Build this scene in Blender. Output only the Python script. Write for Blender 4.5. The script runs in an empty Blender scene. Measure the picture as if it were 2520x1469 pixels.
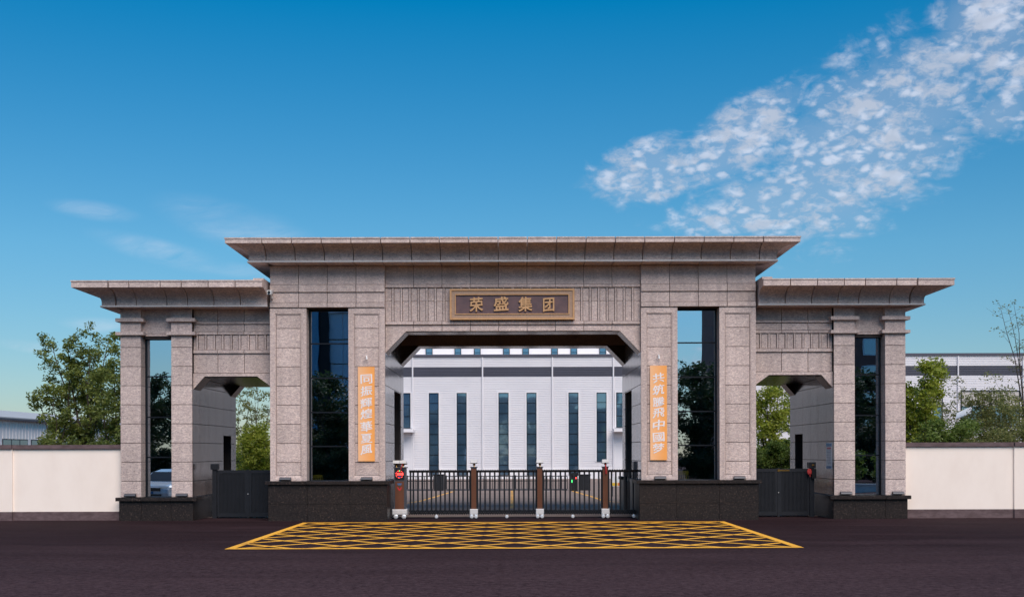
import bpy, math, random
import numpy as np
from mathutils import Vector

random.seed(7)
R = math.radians
SC = bpy.context.scene
COL = SC.collection

# ------------------------------------------------------------------ camera
D, FPX, H = 38.15, 2800.0, 2.3          # metres to the tower fronts, focal length in photo units, eye height
S = D / FPX
HOR = 1111.0
cam_d = bpy.data.cameras.new('camera')
cam_d.sensor_width = 36.0
cam_d.lens = 36.0 * FPX / 2520.0
cam_d.shift_y = (HOR - 734.5) / 2520.0
cam_d.clip_start = 0.1
cam_d.clip_end = 3000.0
cam = bpy.data.objects.new('camera', cam_d)
cam.location = (0, -D, H)
cam.rotation_euler = (math.pi / 2, R(0.158), 0)
COL.objects.link(cam)
SC.camera = cam

# ------------------------------------------------------------------ sun + exposure
SUN_EL, SUN_AZ = 48.0, 160.0            # azimuth clockwise from +Y
sun_d = bpy.data.lights.new('sun', 'SUN')
sun_d.energy = 1.5
sun_d.angle = R(50)
sun_d.color = (1.0, 0.865, 0.77)
sun = bpy.data.objects.new('sun', sun_d)
ce = math.cos(R(SUN_EL))
sdir = Vector((ce * math.sin(R(SUN_AZ)), ce * math.cos(R(SUN_AZ)), math.sin(R(SUN_EL))))
sun.rotation_euler = (-sdir).to_track_quat('-Z', 'Y').to_euler()
sun.location = sdir * 60
COL.objects.link(sun)
SC.view_settings.view_transform = 'Standard'
SC.view_settings.look = 'None'
SC.view_settings.gamma = 1.0
SC.view_settings.use_curve_mapping = False
SC.view_settings.exposure = 1.36
SC.cycles.max_bounces = 8
SC.cycles.transparent_max_bounces = 12
SC.cycles.caustics_reflective = False
SC.cycles.caustics_refractive = False
SC.cycles.use_denoising = True


# ------------------------------------------------------------------ node helpers
class NT:
    def __init__(self, nt):
        self.nt = nt
        nt.nodes.clear()

    def node(self, t, **kw):
        n = self.nt.nodes.new(t)
        for k, v in kw.items():
            setattr(n, k, v)
        return n

    def put(self, n, key, v):
        if v is None:
            return
        if hasattr(v, 'is_output') or hasattr(v, 'links'):
            self.nt.links.new(v, n.inputs[key])
        else:
            n.inputs[key].default_value = v

    def m(self, op, a, b=None, c=None, clamp=False):
        n = self.node('ShaderNodeMath', operation=op, use_clamp=clamp)
        self.put(n, 0, a); self.put(n, 1, b); self.put(n, 2, c)
        return n.outputs[0]

    def mix(self, f, a, b, blend='MIX'):
        n = self.node('ShaderNodeMix', data_type='RGBA', blend_type=blend)
        self.put(n, 0, f); self.put(n, 6, a); self.put(n, 7, b)
        return n.outputs[2]

    def rng(self, v, a, b, c=0.0, d=1.0, smooth=False):
        n = self.node('ShaderNodeMapRange', interpolation_type='SMOOTHSTEP' if smooth else 'LINEAR')
        n.clamp = True
        self.put(n, 0, v); self.put(n, 1, a); self.put(n, 2, b); self.put(n, 3, c); self.put(n, 4, d)
        return n.outputs[0]

    def noise(self, vec, scale, detail=4, rough=0.55, dist=0.0):
        n = self.node('ShaderNodeTexNoise')
        self.put(n, 'Vector', vec); n.inputs['Scale'].default_value = scale
        n.inputs['Detail'].default_value = detail; n.inputs['Roughness'].default_value = rough
        n.inputs['Distortion'].default_value = dist
        return n.outputs['Fac']

    def mapping(self, vec, scale=(1, 1, 1), loc=(0, 0, 0)):
        n = self.node('ShaderNodeMapping')
        self.put(n, 'Vector', vec); n.inputs['Scale'].default_value = scale; n.inputs['Location'].default_value = loc
        return n.outputs[0]

    def objco(self):
        return self.node('ShaderNodeTexCoord').outputs['Object']

    def bump(self, hgt, strength, dist=0.02):
        n = self.node('ShaderNodeBump')
        n.inputs['Strength'].default_value = strength; n.inputs['Distance'].default_value = dist
        self.put(n, 'Height', hgt)
        return n.outputs[0]


def rgb(c):
    return (c[0], c[1], c[2], 1.0)


MATS = {}


def mat(name, c1, c2=None, scale=6.0, rough=0.7, metal=0.0, bump=0.0, stretch=(1, 1, 1), lo=0.35, hi=0.65,
        bscale=None, rvar=0.0, objvar=0.0, spec=0.5, coat=0.0):
    m = bpy.data.materials.new(name); m.use_nodes = True
    t = NT(m.node_tree)
    out = t.node('ShaderNodeOutputMaterial'); p = t.node('ShaderNodeBsdfPrincipled')
    t.put(out, 'Surface', p.outputs[0])
    co = t.mapping(t.objco(), stretch)
    c2 = c2 or tuple(v * 0.86 for v in c1)
    n = t.noise(co, scale, 5, 0.6)
    f = t.rng(n, lo, hi)
    col = t.mix(f, rgb(c1), rgb(c2))
    if objvar:
        oi = t.node('ShaderNodeObjectInfo').outputs['Random']
        k = t.rng(oi, 0, 1, 1 - objvar, 1 + objvar)
        cb = t.node('ShaderNodeCombineColor'); [t.put(cb, i, k) for i in range(3)]
        col = t.mix(1.0, col, cb.outputs[0], 'MULTIPLY')
    t.put(p, 'Base Color', col)
    p.inputs['Metallic'].default_value = metal
    p.inputs['Specular IOR Level'].default_value = spec
    p.inputs['Coat Weight'].default_value = coat
    if rvar:
        t.put(p, 'Roughness', t.rng(n, 0.3, 0.7, rough - rvar, rough + rvar))
    else:
        p.inputs['Roughness'].default_value = rough
    if bump:
        t.put(p, 'Normal', t.bump(t.noise(co, bscale or scale * 4, 4, 0.6), bump))
    MATS[name] = m
    return m


def emit(name, c, s):
    m = bpy.data.materials.new(name); m.use_nodes = True
    t = NT(m.node_tree)
    out = t.node('ShaderNodeOutputMaterial'); e = t.node('ShaderNodeEmission')
    e.inputs[0].default_value = rgb(c); e.inputs[1].default_value = s
    t.put(out, 'Surface', e.outputs[0])
    MATS[name] = m
    return m


# ------------------------------------------------------------------ world: sky with altocumulus
W = bpy.data.worlds.new('World'); SC.world = W; W.use_nodes = True
t = NT(W.node_tree)
wo = t.node('ShaderNodeOutputWorld'); bg = t.node('ShaderNodeBackground')
sky = t.node('ShaderNodeTexSky', sky_type='NISHITA')
sky.sun_disc = False
sky.sun_elevation = R(SUN_EL); sky.sun_rotation = R(SUN_AZ)
sky.altitude = 0; sky.air_density = 1.0; sky.dust_density = 0.35; sky.ozone_density = 1.6
gen = t.node('ShaderNodeTexCoord').outputs['Generated']
sp = t.node('ShaderNodeSeparateXYZ'); t.put(sp, 0, gen)
X_, Y_, Z_ = sp.outputs
# the photograph's sky: in its lower part deeper and more saturated with height than clear air
tint = t.mix(t.rng(Z_, 0.0, 0.17), (0.50, 0.53, 0.59, 1), (0.33, 0.69, 0.81, 1))
tint = t.mix(t.rng(Z_, 0.17, 0.37), tint, (0.0, 0.66, 0.93, 1))
tint = t.mix(t.rng(Z_, 0.40, 0.80), tint, (0.40, 0.75, 0.92, 1))  # overhead tint eased towards red, added so shaded surfaces get less blue fill
skyc = t.mix(1.0, sky.outputs[0], tint, 'MULTIPLY')
yy = t.m('MAXIMUM', Y_, 0.02)
U = t.m('DIVIDE', X_, yy); V = t.m('DIVIDE', Z_, yy)
zz = t.m('ADD', t.m('MAXIMUM', Z_, 0.0), 0.42)
cb = t.node('ShaderNodeCombineXYZ')
t.put(cb, 0, t.m('DIVIDE', X_, zz)); t.put(cb, 1, t.m('DIVIDE', Y_, zz))
P = cb.outputs[0]
warp = t.node('ShaderNodeTexNoise'); t.put(warp, 'Vector', P); warp.inputs['Scale'].default_value = 22.0
warp.inputs['Detail'].default_value = 3
wv = t.node('ShaderNodeVectorMath', operation='MULTIPLY_ADD')
t.put(wv, 0, warp.outputs['Color']); wv.inputs[1].default_value = (0.05, 0.05, 0.0); t.put(wv, 2, P)
vor = t.node('ShaderNodeTexVoronoi', feature='SMOOTH_F1'); t.put(vor, 'Vector', wv.outputs[0])
vor.inputs['Scale'].default_value = 46.0; vor.inputs['Smoothness'].default_value = 0.2
puff = t.m('SUBTRACT', 1.0, t.m('MULTIPLY', vor.outputs['Distance'], 1.55))
fbm = t.noise(P, 13.0, 9, 0.62, 0.6)
fine = t.noise(P, 75.0, 6, 0.62, 0.4)


def ell(px, py, a, b, ang):
    """soft patch of the cloud layer around a direction given by a point of the sky"""
    u0, v0 = (px - 1260) / FPX, (HOR - py) / FPX
    c, s = math.cos(R(ang)), math.sin(R(ang))
    du = t.m('SUBTRACT', U, u0); dv = t.m('SUBTRACT', V, v0)
    e1 = t.m('DIVIDE', t.m('ADD', t.m('MULTIPLY', du, c), t.m('MULTIPLY', dv, s)), a / FPX)
    e2 = t.m('DIVIDE', t.m('SUBTRACT', t.m('MULTIPLY', dv, c), t.m('MULTIPLY', du, s)), b / FPX)
    r = t.m('SQRT', t.m('ADD', t.m('MULTIPLY', e1, e1), t.m('MULTIPLY', e2, e2)))
    return t.rng(r, 0.25, 1.15, 1.0, 0.0, True)


mask = None
for args in ((2150, 340, 480, 260, 38), (1980, 480, 430, 130, 12), (1600, 425, 210, 110, 14), (1820, 340, 290, 110, 34),
             (2440, 80, 230, 190, 35), (2460, 285, 120, 70, 30), (2640, 120, 320, 280, 30)):
    e = ell(*args)
    mask = e if mask is None else t.m('MAXIMUM', mask, e)
back = t.m('MULTIPLY', t.rng(Y_, 0.05, -0.25), t.rng(t.noise(P, 2.2, 3, 0.5), 0.5, 0.72))
mask = t.m('MAXIMUM', mask, back)
vor2 = t.node('ShaderNodeTexVoronoi', feature='SMOOTH_F1'); t.put(vor2, 'Vector', wv.outputs[0])
vor2.inputs['Scale'].default_value = 23.0; vor2.inputs['Smoothness'].default_value = 0.25
puff2 = t.m('SUBTRACT', 1.0, t.m('MULTIPLY', vor2.outputs['Distance'], 1.5))
fr_ = t.m('MULTIPLY', t.m('SUBTRACT', fine, 0.5), 2.0)
edge = t.rng(t.m('ADD', mask, t.m('MULTIPLY', t.m('SUBTRACT', fbm, 0.5), 2.0)), 0.20, 0.85, 0.0, 1.0, True)
cellA = t.rng(t.m('ADD', puff2, fr_), 0.12, 0.72)
cellB = t.rng(t.m('ADD', puff, fr_), 0.15, 0.75)
body = t.m('MAXIMUM', t.m('MULTIPLY', cellA, 0.95), t.m('MULTIPLY', cellB, 0.85))
alpha = t.m('MULTIPLY', edge, t.m('ADD', t.rng(mask, 0.3, 1.0, 0.07, 0.26), t.m('MULTIPLY', body, 0.56)))
alpha = t.m('MULTIPLY', alpha, t.rng(mask, 0.02, 0.3))
# thin cirrus streaks low on the left
cm = None
for args in ((410, 622, 200, 34, -15), (600, 560, 230, 60, -17), (230, 515, 120, 26, -8), (90, 852, 110, 17, -8), (560, 660, 160, 22, -8), (260, 800, 120, 22, -6)):
    e = ell(*args)
    cm = e if cm is None else t.m('MAXIMUM', cm, e)
cir = t.m('MULTIPLY', t.m('MULTIPLY', cm, t.rng(t.noise(t.mapping(P, (0.7, 2.2, 1)), 7.0, 4, 0.5), 0.2, 0.75)), t.rng(t.noise(t.mapping(P, (0.8, 1.6, 1)), 16.0, 6, 0.65, 0.8), 0.25, 0.75, 0.02, 0.44))
shade = t.rng(t.m('ADD', t.m('MULTIPLY', puff, 0.6), t.m('MULTIPLY', fbm, 0.5)), 0.35, 0.95, 0.72, 1.0)
sc_ = t.node('ShaderNodeCombineColor')
t.put(sc_, 0, t.m('MULTIPLY', shade, 6.3)); t.put(sc_, 1, t.m('MULTIPLY', shade, 6.7)); t.put(sc_, 2, t.m('MULTIPLY', shade, 7.8))
skyc = t.mix(alpha, skyc, sc_.outputs[0])
skyc = t.mix(cir, skyc, (5.6, 6.1, 7.0, 1))
t.put(bg, 0, skyc)
bg.inputs[1].default_value = 0.05
t.put(wo, 0, bg.outputs[0])


# ------------------------------------------------------------------ mesh helpers
class MB:
    def __init__(self):
        self.v, self.f = [], []

    def add(self, vs, fs):
        o = len(self.v)
        self.v += [tuple(p) for p in vs]
        self.f += [tuple(i + o for i in f) for f in fs]
        return self

    def box(self, x0, x1, y0, y1, z0, z1):
        if x0 > x1: x0, x1 = x1, x0
        if y0 > y1: y0, y1 = y1, y0
        if z0 > z1: z0, z1 = z1, z0
        return self.add([(x0, y0, z0), (x1, y0, z0), (x1, y1, z0), (x0, y1, z0), (x0, y0, z1), (x1, y0, z1), (x1, y1, z1), (x0, y1, z1)],
                        [(0, 3, 2, 1), (4, 5, 6, 7), (0, 1, 5, 4), (1, 2, 6, 5), (2, 3, 7, 6), (3, 0, 4, 7)])

    def bbox(self, x0, x1, y0, y1, z0, z1, b=0.004):
        """box whose front (-Y) edges are chamfered"""
        if x0 > x1: x0, x1 = x1, x0
        vs = [(x0, y0 + b, z0), (x1, y0 + b, z0), (x1, y0 + b, z1), (x0, y0 + b, z1),
              (x0 + b, y0, z0 + b), (x1 - b, y0, z0 + b), (x1 - b, y0, z1 - b), (x0 + b, y0, z1 - b),
              (x0, y1, z0), (x1, y1, z0), (x1, y1, z1), (x0, y1, z1)]
        return self.add(vs, [(4, 5, 6, 7), (0, 1, 5, 4), (1, 2, 6, 5), (2, 3, 7, 6), (3, 0, 4, 7),
                             (0, 8, 9, 1), (1, 9, 10, 2), (2, 10, 11, 3), (3, 11, 8, 0), (8, 11, 10, 9)])

    def prism(self, poly, y0, y1):
        """polygon in (x, z), extruded from y0 to y1"""
        n = len(poly)
        vs = [(x, y0, z) for x, z in poly] + [(x, y1, z) for x, z in poly]
        fs = [tuple(range(n)), tuple(range(2 * n - 1, n - 1, -1))]
        fs += [(i + n, (i + 1) % n + n, (i + 1) % n, i) for i in range(n)]
        return self.add(vs, fs)

    def prism_x(self, poly, x0, x1):
        n = len(poly)
        vs = [(x0, y, z) for y, z in poly] + [(x1, y, z) for y, z in poly]
        fs = [tuple(range(n)), tuple(range(2 * n - 1, n - 1, -1))]
        fs += [(i + n, (i + 1) % n + n, (i + 1) % n, i) for i in range(n)]
        return self.add(vs, fs)

    def prism_z(self, poly, z0, z1):
        n = len(poly)
        vs = [(x, y, z0) for x, y in poly] + [(x, y, z1) for x, y in poly]
        fs = [tuple(range(n)), tuple(range(2 * n - 1, n - 1, -1))]
        fs += [(i + n, (i + 1) % n + n, (i + 1) % n, i) for i in range(n)]
        return self.add(vs, fs)

    def tube(self, pts, rad, n=6, cap=True):
        pts = [Vector(p) for p in pts]
        if not isinstance(rad, (list, tuple)):
            rad = [rad] * len(pts)
        rings, o = [], len(self.v)
        for i, p in enumerate(pts):
            d = (pts[min(i + 1, len(pts) - 1)] - pts[max(i - 1, 0)])
            d = d.normalized() if d.length > 1e-9 else Vector((0, 0, 1))
            a = d.cross(Vector((0.13, 0.31, 0.94)) if abs(d.z) < 0.9 else Vector((1, 0.1, 0))).normalized()
            b = d.cross(a)
            for k in range(n):
                w = 2 * math.pi * k / n
                self.v.append(tuple(p + (a * math.cos(w) + b * math.sin(w)) * rad[i]))
        for i in range(len(pts) - 1):
            for k in range(n):
                k2 = (k + 1) % n
                self.f.append((o + i * n + k, o + i * n + k2, o + (i + 1) * n + k2, o + (i + 1) * n + k))
        if cap:
            self.f.append(tuple(o + k for k in range(n - 1, -1, -1)))
            self.f.append(tuple(o + (len(pts) - 1) * n + k for k in range(n)))
        return self

    def lathe(self, prof, c, axis='z', n=16):
        """prof: (radius, height) pairs round an axis through c"""
        o = len(self.v)
        for r, h in prof:
            for k in range(n):
                w = 2 * math.pi * k / n
                a, b = r * math.cos(w), r * math.sin(w)
                d = {'z': (a, b, h), 'y': (a, h, b), 'x': (h, a, b)}[axis]
                self.v.append((c[0] + d[0], c[1] + d[1], c[2] + d[2]))
        for i in range(len(prof) - 1):
            for k in range(n):
                k2 = (k + 1) % n
                self.f.append((o + i * n + k, o + i * n + k2, o + (i + 1) * n + k2, o + (i + 1) * n + k))
        self.f.append(tuple(o + k for k in range(n)))
        self.f.append(tuple(o + (len(prof) - 1) * n + k for k in range(n - 1, -1, -1)))
        return self

    def mesh(self, name):
        me = bpy.data.meshes.new(name)
        me.from_pydata(self.v, [], self.f)
        me.update()
        return me


def link(name, me, m, parent=None, local=False, smooth=False):
    o = bpy.data.objects.new(name, me)
    if m is not None and not me.materials:
        me.materials.append(MATS[m] if isinstance(m, str) else m)
    COL.objects.link(o)
    if parent is not None:
        o.parent = parent
        if parent.type == 'EMPTY' and not local:
            o.location = (-parent.location[0], -parent.location[1], -parent.location[2])
    if smooth:
        for p in me.polygons:
            p.use_smooth = True
    return o


def fixn(me):
    import bmesh
    bm = bmesh.new(); bm.from_mesh(me)
    bmesh.ops.recalc_face_normals(bm, faces=bm.faces)
    bm.to_mesh(me); bm.free()


def part(name, mb, m, parent=None, local=False, smooth=False, kind=None, label=None):
    me = mb.mesh(name)
    fixn(me)
    o = link(name, me, m, parent, local, smooth)
    if kind: o['kind'] = kind
    if label: o['label'] = label
    return o


def box(name, m, parent, x0, x1, y0, y1, z0, z1, local=False, **kw):
    return part(name, MB().box(x0, x1, y0, y1, z0, z1), m, parent, local, **kw)


def panel(name, m, parent, x0, x1, y0, y1, z0, z1):
    return link(name, MB().bbox(x0, x1, y0, y1, z0, z1).mesh(name), m, parent)


def thing(name, loc, label, cat, group=None):
    o = bpy.data.objects.new(name, None)
    COL.objects.link(o)
    o.location = loc; o.empty_display_size = 0.3
    tag(o, label, cat, group)
    return o


def tag(o, label, cat, group=None, kind=None):
    o['label'] = label; o['category'] = cat
    if group: o['group'] = group
    if kind: o['kind'] = kind
    return o


def struct(o):
    o['kind'] = 'structure'
    return o


def copy_tree(o, parent=None):
    c = o.copy(); COL.objects.link(c); c.parent = parent
    for ch in list(o.children):
        copy_tree(ch, c)
    return c


def PX(xd, Y=0.0):
    return (xd - 1260.0) * (D + Y) / FPX


def PZ(yd, Y=0.0):
    return H + (HOR - yd) * (D + Y) / FPX


XC = 3 * S                                # the gatehouse axis lies a touch right of the lens axis


def HX(hd, Y=0.0):
    return hd * (D + Y) / FPX


# ------------------------------------------------------------------ materials
def granite(name, rough, c1, c2, c3, bump, gloss_var=False, wave=0.0, spec=0.5):
    m = bpy.data.materials.new(name); m.use_nodes = True
    t = NT(m.node_tree)
    out = t.node('ShaderNodeOutputMaterial'); p = t.node('ShaderNodeBsdfPrincipled')
    t.put(out, 'Surface', p.outputs[0])
    oi = t.node('ShaderNodeObjectInfo').outputs['Random']
    sh = t.node('ShaderNodeCombineXYZ'); t.put(sh, 0, t.m('MULTIPLY', oi, 40.0)); t.put(sh, 2, t.m('MULTIPLY', oi, 17.0))
    va = t.node('ShaderNodeVectorMath', operation='ADD'); t.put(va, 0, t.objco()); t.put(va, 1, sh.outputs[0])
    co = t.mapping(va.outputs[0], (1, 1, 2.3))
    big = t.noise(co, 2.2, 4, 0.6, 0.6)
    med = t.noise(co, 9.0, 5, 0.65, 0.8)
    fin = t.noise(co, 20.0, 5, 0.78)
    col = t.mix(t.rng(med, 0.38, 0.60), rgb(c1), rgb(c2))
    col = t.mix(t.m('MULTIPLY', t.rng(fin, 0.50, 0.64), 0.85), col, rgb(c3))
    col = t.mix(t.m('MULTIPLY', t.rng(big, 0.35, 0.7), 0.35), col, rgb(c2))
    wet = t.noise(t.mapping(t.objco(), (2.6, 2.6, 0.22)), 1.0, 5, 0.65)
    k = t.m('MULTIPLY', t.rng(oi, 0, 1, 0.90, 1.08), t.rng(wet, 0.36, 0.66, 1.05, 0.86))
    cb = t.node('ShaderNodeCombineColor'); [t.put(cb, i, k) for i in range(3)]
    col = t.mix(1.0, col, cb.outputs[0], 'MULTIPLY')
    t.put(p, 'Base Color', col)
    p.inputs['Roughness'].default_value = rough
    p.inputs['Specular IOR Level'].default_value = spec
    if bump:
        t.put(p, 'Normal', t.bump(t.m('ADD', fin, t.m('MULTIPLY', med, 0.6)), bump, 0.012))
    elif wave:
        t.put(p, 'Normal', t.bump(t.noise(t.objco(), 1.6, 2, 0.5), wave, 0.02))
    MATS[name] = m


granite('stone', 0.85, (0.80, 0.655, 0.585), (0.54, 0.43, 0.405), (0.20, 0.158, 0.17), 0.45, spec=0.25)
mat('lit_rim_stone', (0.74, 0.70, 0.68), (0.62, 0.58, 0.57), scale=9, rough=0.5)  # paler stone, the bright rim light is put into its colour
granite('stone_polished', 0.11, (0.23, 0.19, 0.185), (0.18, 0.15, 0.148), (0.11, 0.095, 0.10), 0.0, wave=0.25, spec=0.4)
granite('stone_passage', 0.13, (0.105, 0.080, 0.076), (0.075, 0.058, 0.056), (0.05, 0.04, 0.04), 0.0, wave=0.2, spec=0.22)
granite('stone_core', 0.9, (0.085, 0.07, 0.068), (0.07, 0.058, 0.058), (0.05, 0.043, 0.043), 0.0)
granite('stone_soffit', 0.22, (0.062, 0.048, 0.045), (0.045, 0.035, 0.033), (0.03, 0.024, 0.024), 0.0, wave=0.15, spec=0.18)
mat('grout', (0.055, 0.047, 0.047), rough=0.95)
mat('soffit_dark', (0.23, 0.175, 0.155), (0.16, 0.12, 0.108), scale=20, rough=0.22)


def dark_granite():
    m = bpy.data.materials.new('dark_granite'); m.use_nodes = True
    t = NT(m.node_tree)
    out = t.node('ShaderNodeOutputMaterial'); p = t.node('ShaderNodeBsdfPrincipled')
    t.put(out, 'Surface', p.outputs[0])
    co = t.objco()
    v = t.node('ShaderNodeTexVoronoi'); t.put(v, 'Vector', co); v.inputs['Scale'].default_value = 24.0
    n = t.noise(co, 24.0, 4, 0.7)
    col = t.mix(t.rng(n, 0.4, 0.65), (0.014, 0.0115, 0.0112, 1), (0.036, 0.028, 0.0265, 1))
    col = t.mix(t.rng(t.m('MULTIPLY', t.m('SUBTRACT', 1.0, v.outputs['Distance']), t.noise(co, 13.0, 3, 0.6)), 0.36, 0.50),
                col, (0.105, 0.073, 0.06, 1))
    t.put(p, 'Base Color', col)
    p.inputs['Roughness'].default_value = 0.4
    p.inputs['Specular IOR Level'].default_value = 0.25
    MATS['dark_granite'] = m


dark_granite()


def asphalt(name, c1, c2, c3, rough):
    m = bpy.data.materials.new(name); m.use_nodes = True
    t = NT(m.node_tree)
    out = t.node('ShaderNodeOutputMaterial'); p = t.node('ShaderNodeBsdfPrincipled')
    t.put(out, 'Surface', p.outputs[0])
    co = t.objco()
    streak = t.noise(t.mapping(co, (0.13, 0.8, 1)), 1.0, 8, 0.68, 0.9)
    patch = t.noise(co, 0.33, 4, 0.6)
    speck = t.noise(co, 6.5, 8, 0.85)
    sy = t.node('ShaderNodeSeparateXYZ'); t.put(sy, 0, co)
    front_mix = t.rng(t.m('ADD', sy.outputs[1], t.m('MULTIPLY', t.m('SUBTRACT', t.noise(t.mapping(co, (0.2, 0.5, 1)), 1.0, 5, 0.6), 0.5), 14.0)), -8.0, -19.0)  # brings in more of the pale grain towards the foreground, edge broken by noise
    grain = t.m('ADD', t.m('MULTIPLY', t.noise(co, 44.0, 2, 0.75), 0.55), t.m('MULTIPLY', t.noise(co, 15.0, 4, 0.75), 0.45))
    col = t.mix(t.rng(streak, 0.40, 0.62), rgb(tuple(v * 0.85 for v in c1)), rgb(c2))
    col = t.mix(t.m('MULTIPLY', t.rng(patch, 0.38, 0.64), 0.5), col, rgb(c1))
    col = t.mix(t.m('MULTIPLY', t.rng(grain, 0.47, 0.62), t.m('ADD', 0.22, t.m('MULTIPLY', front_mix, 0.35))), col, rgb(c3))
    col = t.mix(t.m('MULTIPLY', t.rng(speck, 0.40, 0.66), t.m('ADD', 0.08, t.m('MULTIPLY', front_mix, 0.75))), col, rgb(c3))
    col = t.mix(t.m('MULTIPLY', t.rng(speck, 0.46, 0.30), 0.6), col, rgb(tuple(v * 0.35 for v in c1)))
    col = t.mix(t.m('MULTIPLY', t.rng(t.noise(co, 29.0, 2, 0.6), 0.74, 0.8), 0.6), col, (0.22, 0.2, 0.2, 1))
    t.put(p, 'Base Color', col)
    t.put(p, 'Roughness', t.rng(streak, 0.3, 0.7, rough - 0.07, rough + 0.07))
    p.inputs['Specular IOR Level'].default_value = 0.06
    t.put(p, 'Normal', t.bump(t.m('ADD', grain, speck), 0.7, 0.015))
    MATS[name] = m


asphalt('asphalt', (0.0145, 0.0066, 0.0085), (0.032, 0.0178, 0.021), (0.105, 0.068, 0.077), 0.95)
asphalt('yard_asphalt', (0.26, 0.20, 0.175), (0.31, 0.245, 0.215), (0.38, 0.31, 0.28), 0.85)


def paint_mat(name, c1, wear):
    m = bpy.data.materials.new(name); m.use_nodes = True
    t = NT(m.node_tree)
    out = t.node('ShaderNodeOutputMaterial'); p = t.node('ShaderNodeBsdfPrincipled')
    t.put(out, 'Surface', p.outputs[0])
    co = t.objco()
    w = t.m('ADD', t.m('MULTIPLY', t.noise(co, 22.0, 4, 0.75), 0.5), t.m('MULTIPLY', t.noise(co, 0.7, 5, 0.65), 0.5))
    col = t.mix(t.rng(w, 0.58 - wear, 0.74 - wear), rgb(c1), (c1[0] * 0.30, c1[1] * 0.25, c1[2] * 0.8 + 0.01, 1))
    t.put(p, 'Base Color', col)
    p.inputs['Roughness'].default_value = 0.65
    MATS[name] = m


paint_mat('yellow_paint', (0.95, 0.47, 0.035), 0.055)
paint_mat('white_paint', (0.7, 0.68, 0.68), 0.02)


def glass(name, refl, tint, trans, wob, wscale=0.7, amp=0.5):
    """coated window glass: part mirror, part dark tinted transmission; slightly wavy panes"""
    m = bpy.data.materials.new(name); m.use_nodes = True
    t = NT(m.node_tree)
    out = t.node('ShaderNodeOutputMaterial')
    g = t.node('ShaderNodeBsdfGlossy'); g.inputs['Roughness'].default_value = 0.004
    g.inputs['Color'].default_value = rgb(tint)
    oi = t.node('ShaderNodeObjectInfo').outputs['Random']
    sh = t.node('ShaderNodeCombineXYZ'); t.put(sh, 0, t.m('MULTIPLY', oi, 31.0)); t.put(sh, 2, t.m('MULTIPLY', oi, 13.0))
    va = t.node('ShaderNodeVectorMath', operation='ADD'); t.put(va, 0, t.objco()); t.put(va, 1, sh.outputs[0])
    nb = t.bump(t.noise(va.outputs[0], wscale, 1, 0.4), wob, 0.05)
    t.put(g, 'Normal', nb)
    tr = t.node('ShaderNodeBsdfTransparent'); tr.inputs[0].default_value = rgb(trans)
    fr = t.node('ShaderNodeFresnel'); fr.inputs[0].default_value = 1.6
    fac = t.m('ADD', refl, t.m('MULTIPLY', fr.outputs[0], amp), clamp=True)
    bf = t.node('ShaderNodeNewGeometry').outputs['Backfacing']
    t.put(tr, 0, t.mix(bf, rgb(trans), (1, 1, 1, 1)))
    fac = t.m('MULTIPLY', fac, t.m('SUBTRACT', 1.0, bf))
    mx = t.node('ShaderNodeMixShader'); t.put(mx, 0, fac); t.put(mx, 1, tr.outputs[0]); t.put(mx, 2, g.outputs[0])
    t.put(out, 'Surface', mx.outputs[0])
    MATS[name] = m


glass('tower_glass', 0.68, (0.76, 0.88, 1.0), (0.62, 0.72, 0.76), 0.05)
def far_glass():
    """blue tinted facade glass over a dim interior"""
    m = bpy.data.materials.new('plant_glass'); m.use_nodes = True
    t = NT(m.node_tree)
    out = t.node('ShaderNodeOutputMaterial'); p = t.node('ShaderNodeBsdfPrincipled')
    t.put(p, 'Base Color', t.mix(t.rng(t.noise(t.objco(), 0.5, 2), 0.35, 0.65), (0.030, 0.062, 0.10, 1), (0.055, 0.105, 0.16, 1)))
    p.inputs['Roughness'].default_value = 0.03
    p.inputs['Specular IOR Level'].default_value = 0.9
    p.inputs['Specular Tint'].default_value = (0.6, 0.8, 1.0, 1)
    g = t.node('ShaderNodeBsdfGlossy'); g.inputs['Color'].default_value = (0.5, 0.72, 0.95, 1); g.inputs['Roughness'].default_value = 0.05
    nb = t.bump(t.noise(t.objco(), 0.9, 1, 0.4), 0.12, 0.05)
    t.put(g, 'Normal', nb); t.put(p, 'Normal', nb)
    mx = t.node('ShaderNodeMixShader'); mx.inputs[0].default_value = 0.30
    t.put(mx, 1, p.outputs[0]); t.put(mx, 2, g.outputs[0])
    t.put(out, 'Surface', mx.outputs[0])
    MATS['plant_glass'] = m


far_glass()
glass('car_glass', 0.25, (0.7, 0.85, 0.95), (0.05, 0.07, 0.08), 0.0)
mat('window_frame', (0.005, 0.008, 0.014), rough=0.5, spec=0.25)
mat('office_pane', (0.26, 0.42, 0.58), (0.34, 0.50, 0.66), scale=0.3, rough=0.25)
mat('room_wall', (0.05, 0.05, 0.055), rough=0.9)
mat('bronze_dark', (0.17, 0.098, 0.098), (0.12, 0.072, 0.078), scale=3, rough=0.42, metal=0.15)
mat('bronze', (0.66, 0.37, 0.175), (0.55, 0.30, 0.14), scale=6, rough=0.42, metal=0.15)
mat('gold_letter', (0.68, 0.39, 0.19), (0.57, 0.32, 0.15), scale=9, rough=0.38, metal=0.15)
mat('cream_render', (0.97, 0.855, 0.765), (0.90, 0.78, 0.69), scale=1.3, rough=0.9, bump=0.15, bscale=60, lo=0.38, hi=0.85, stretch=(1.2, 1, 0.6))
mat('brown_paint', (0.085, 0.052, 0.054), (0.15, 0.10, 0.105), scale=3.5, rough=0.75, stretch=(1, 1, 2))
mat('coping_metal', (0.60, 0.58, 0.58), rough=0.5)
mat('gate_grey', (0.017, 0.019, 0.025), (0.013, 0.015, 0.020), scale=5, rough=0.5, spec=0.3)
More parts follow.
